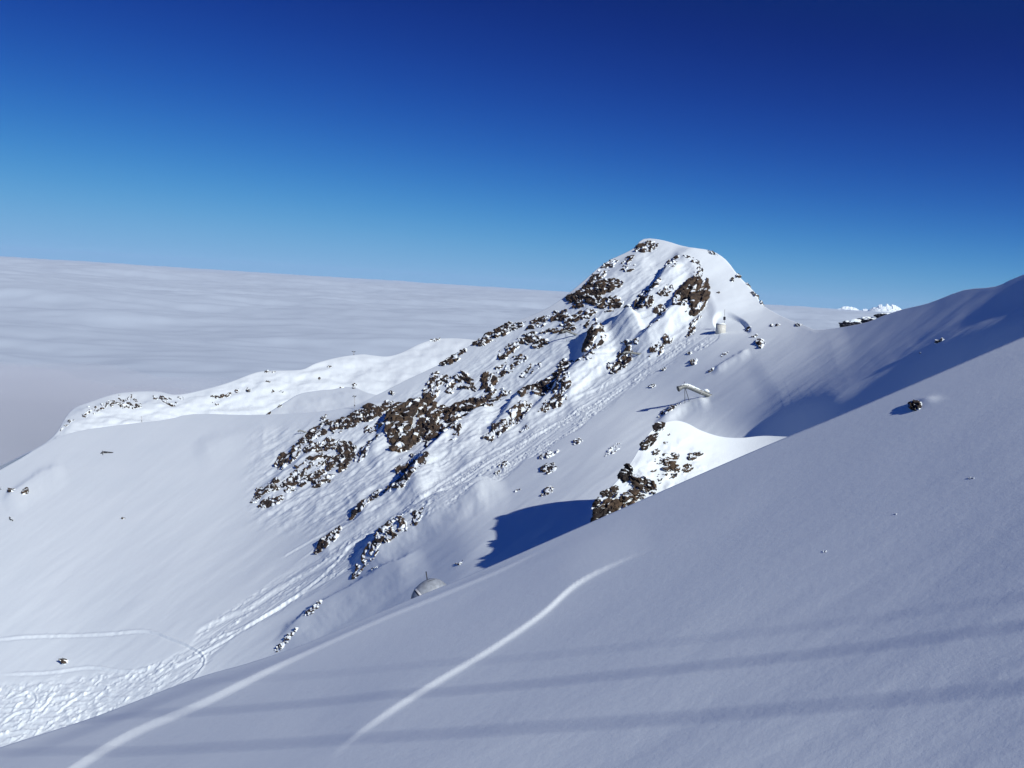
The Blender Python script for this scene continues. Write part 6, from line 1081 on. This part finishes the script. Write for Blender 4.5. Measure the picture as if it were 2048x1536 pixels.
# lift cables overhead, behind and above the camera; their soft shadows cross the near slope
def cable(p0, p1, l0, l1, label, rad=.055):
    A = near(np.array([float(p0[0])]), np.array([float(p0[1])]))[0] + SUN * l0
    B = near(np.array([float(p1[0])]), np.array([float(p1[1])]))[0] + SUN * l1
    D = B - A; a = A - D * .9; b = B + D * .8; c = [a + (b - a) * t + np.array([0, 0, 0]) for t in np.linspace(0, 1, 30)]
    m = (A + B) / 2; rt = mesh_obj('lift_cable', np.array(tube_mesh(c, rad, 10)[0]), tube_mesh(c, rad, 10)[1], STEEL)
    return tag(rt, label, 'cable', 'lift cables overhead')
cable((176, 1440), (2048, 1250), 150, 110, 'lift cable throwing the stronger upper shadow band across the near slope', .10)
cable((0, 1505), (2048, 1372), 150, 110, 'lift cable throwing the lowest shadow band across the near slope', .10)
cable((700, 1345), (2048, 1192), 150, 110, 'thin lift cable throwing the faint topmost shadow band', .05)

# ---------------------------------------------------------------- bank of fog lapping over the far left shoulder
def fog():
    n, m = 24, 48; th = np.linspace(0, math.pi, n); ph = np.linspace(0, 2 * math.pi, m, endpoint=False); A, B2 = np.meshgrid(th, ph, indexing='ij')
    D = np.stack([np.sin(A) * np.cos(B2), np.sin(A) * np.sin(B2), np.cos(A)], -1)
    V = D * (1 + .22 * fbm(D * 2.2, 3, 91))[..., None] * np.array([330, 380, 74.]) + np.array([-505, 800, -172.])
    k = np.arange(n - 1) * m; f = np.vstack([gridfaces(n, m), np.stack([k + m - 1, k + 2 * m - 1, k + m, k], -1)])
    M = NT('fog'); M.t.nodes.remove(M.b); v = M.n('ShaderNodeVolumePrincipled'); v.inputs['Color'].default_value = (.85, .88, .95, 1); v.inputs['Density'].default_value = .0045; v.inputs['Anisotropy'].default_value = 0
    M.l(v.outputs[0], [x for x in M.t.nodes if x.type == 'OUTPUT_MATERIAL'][0].inputs['Volume'])
    tag(mesh_obj('fog', V, f, M.m), kind='stuff')
fog()

# ---------------------------------------------------------------- thin mountain haze round everything
def haze():
    x0, x1, y0, y1, z0, z1 = -170000., 170000., -3000., 175000., -900., 1500.
    V = [(x, y, z) for z in (z0, z1) for y in (y0, y1) for x in (x0, x1)]
    Fc = [(0, 2, 3, 1), (4, 5, 7, 6), (0, 1, 5, 4), (2, 6, 7, 3), (0, 4, 6, 2), (1, 3, 7, 5)]
    M = NT('haze'); M.t.nodes.remove(M.b); v = M.n('ShaderNodeVolumePrincipled'); v.inputs['Color'].default_value = (.55, .74, 1.0, 1); v.inputs['Density'].default_value = 2.6e-6; v.inputs['Anisotropy'].default_value = 0
    M.l(v.outputs[0], [x for x in M.t.nodes if x.type == 'OUTPUT_MATERIAL'][0].inputs['Volume'])
    tag(mesh_obj('haze', V, Fc, M.m, smooth=False), kind='stuff')
haze()
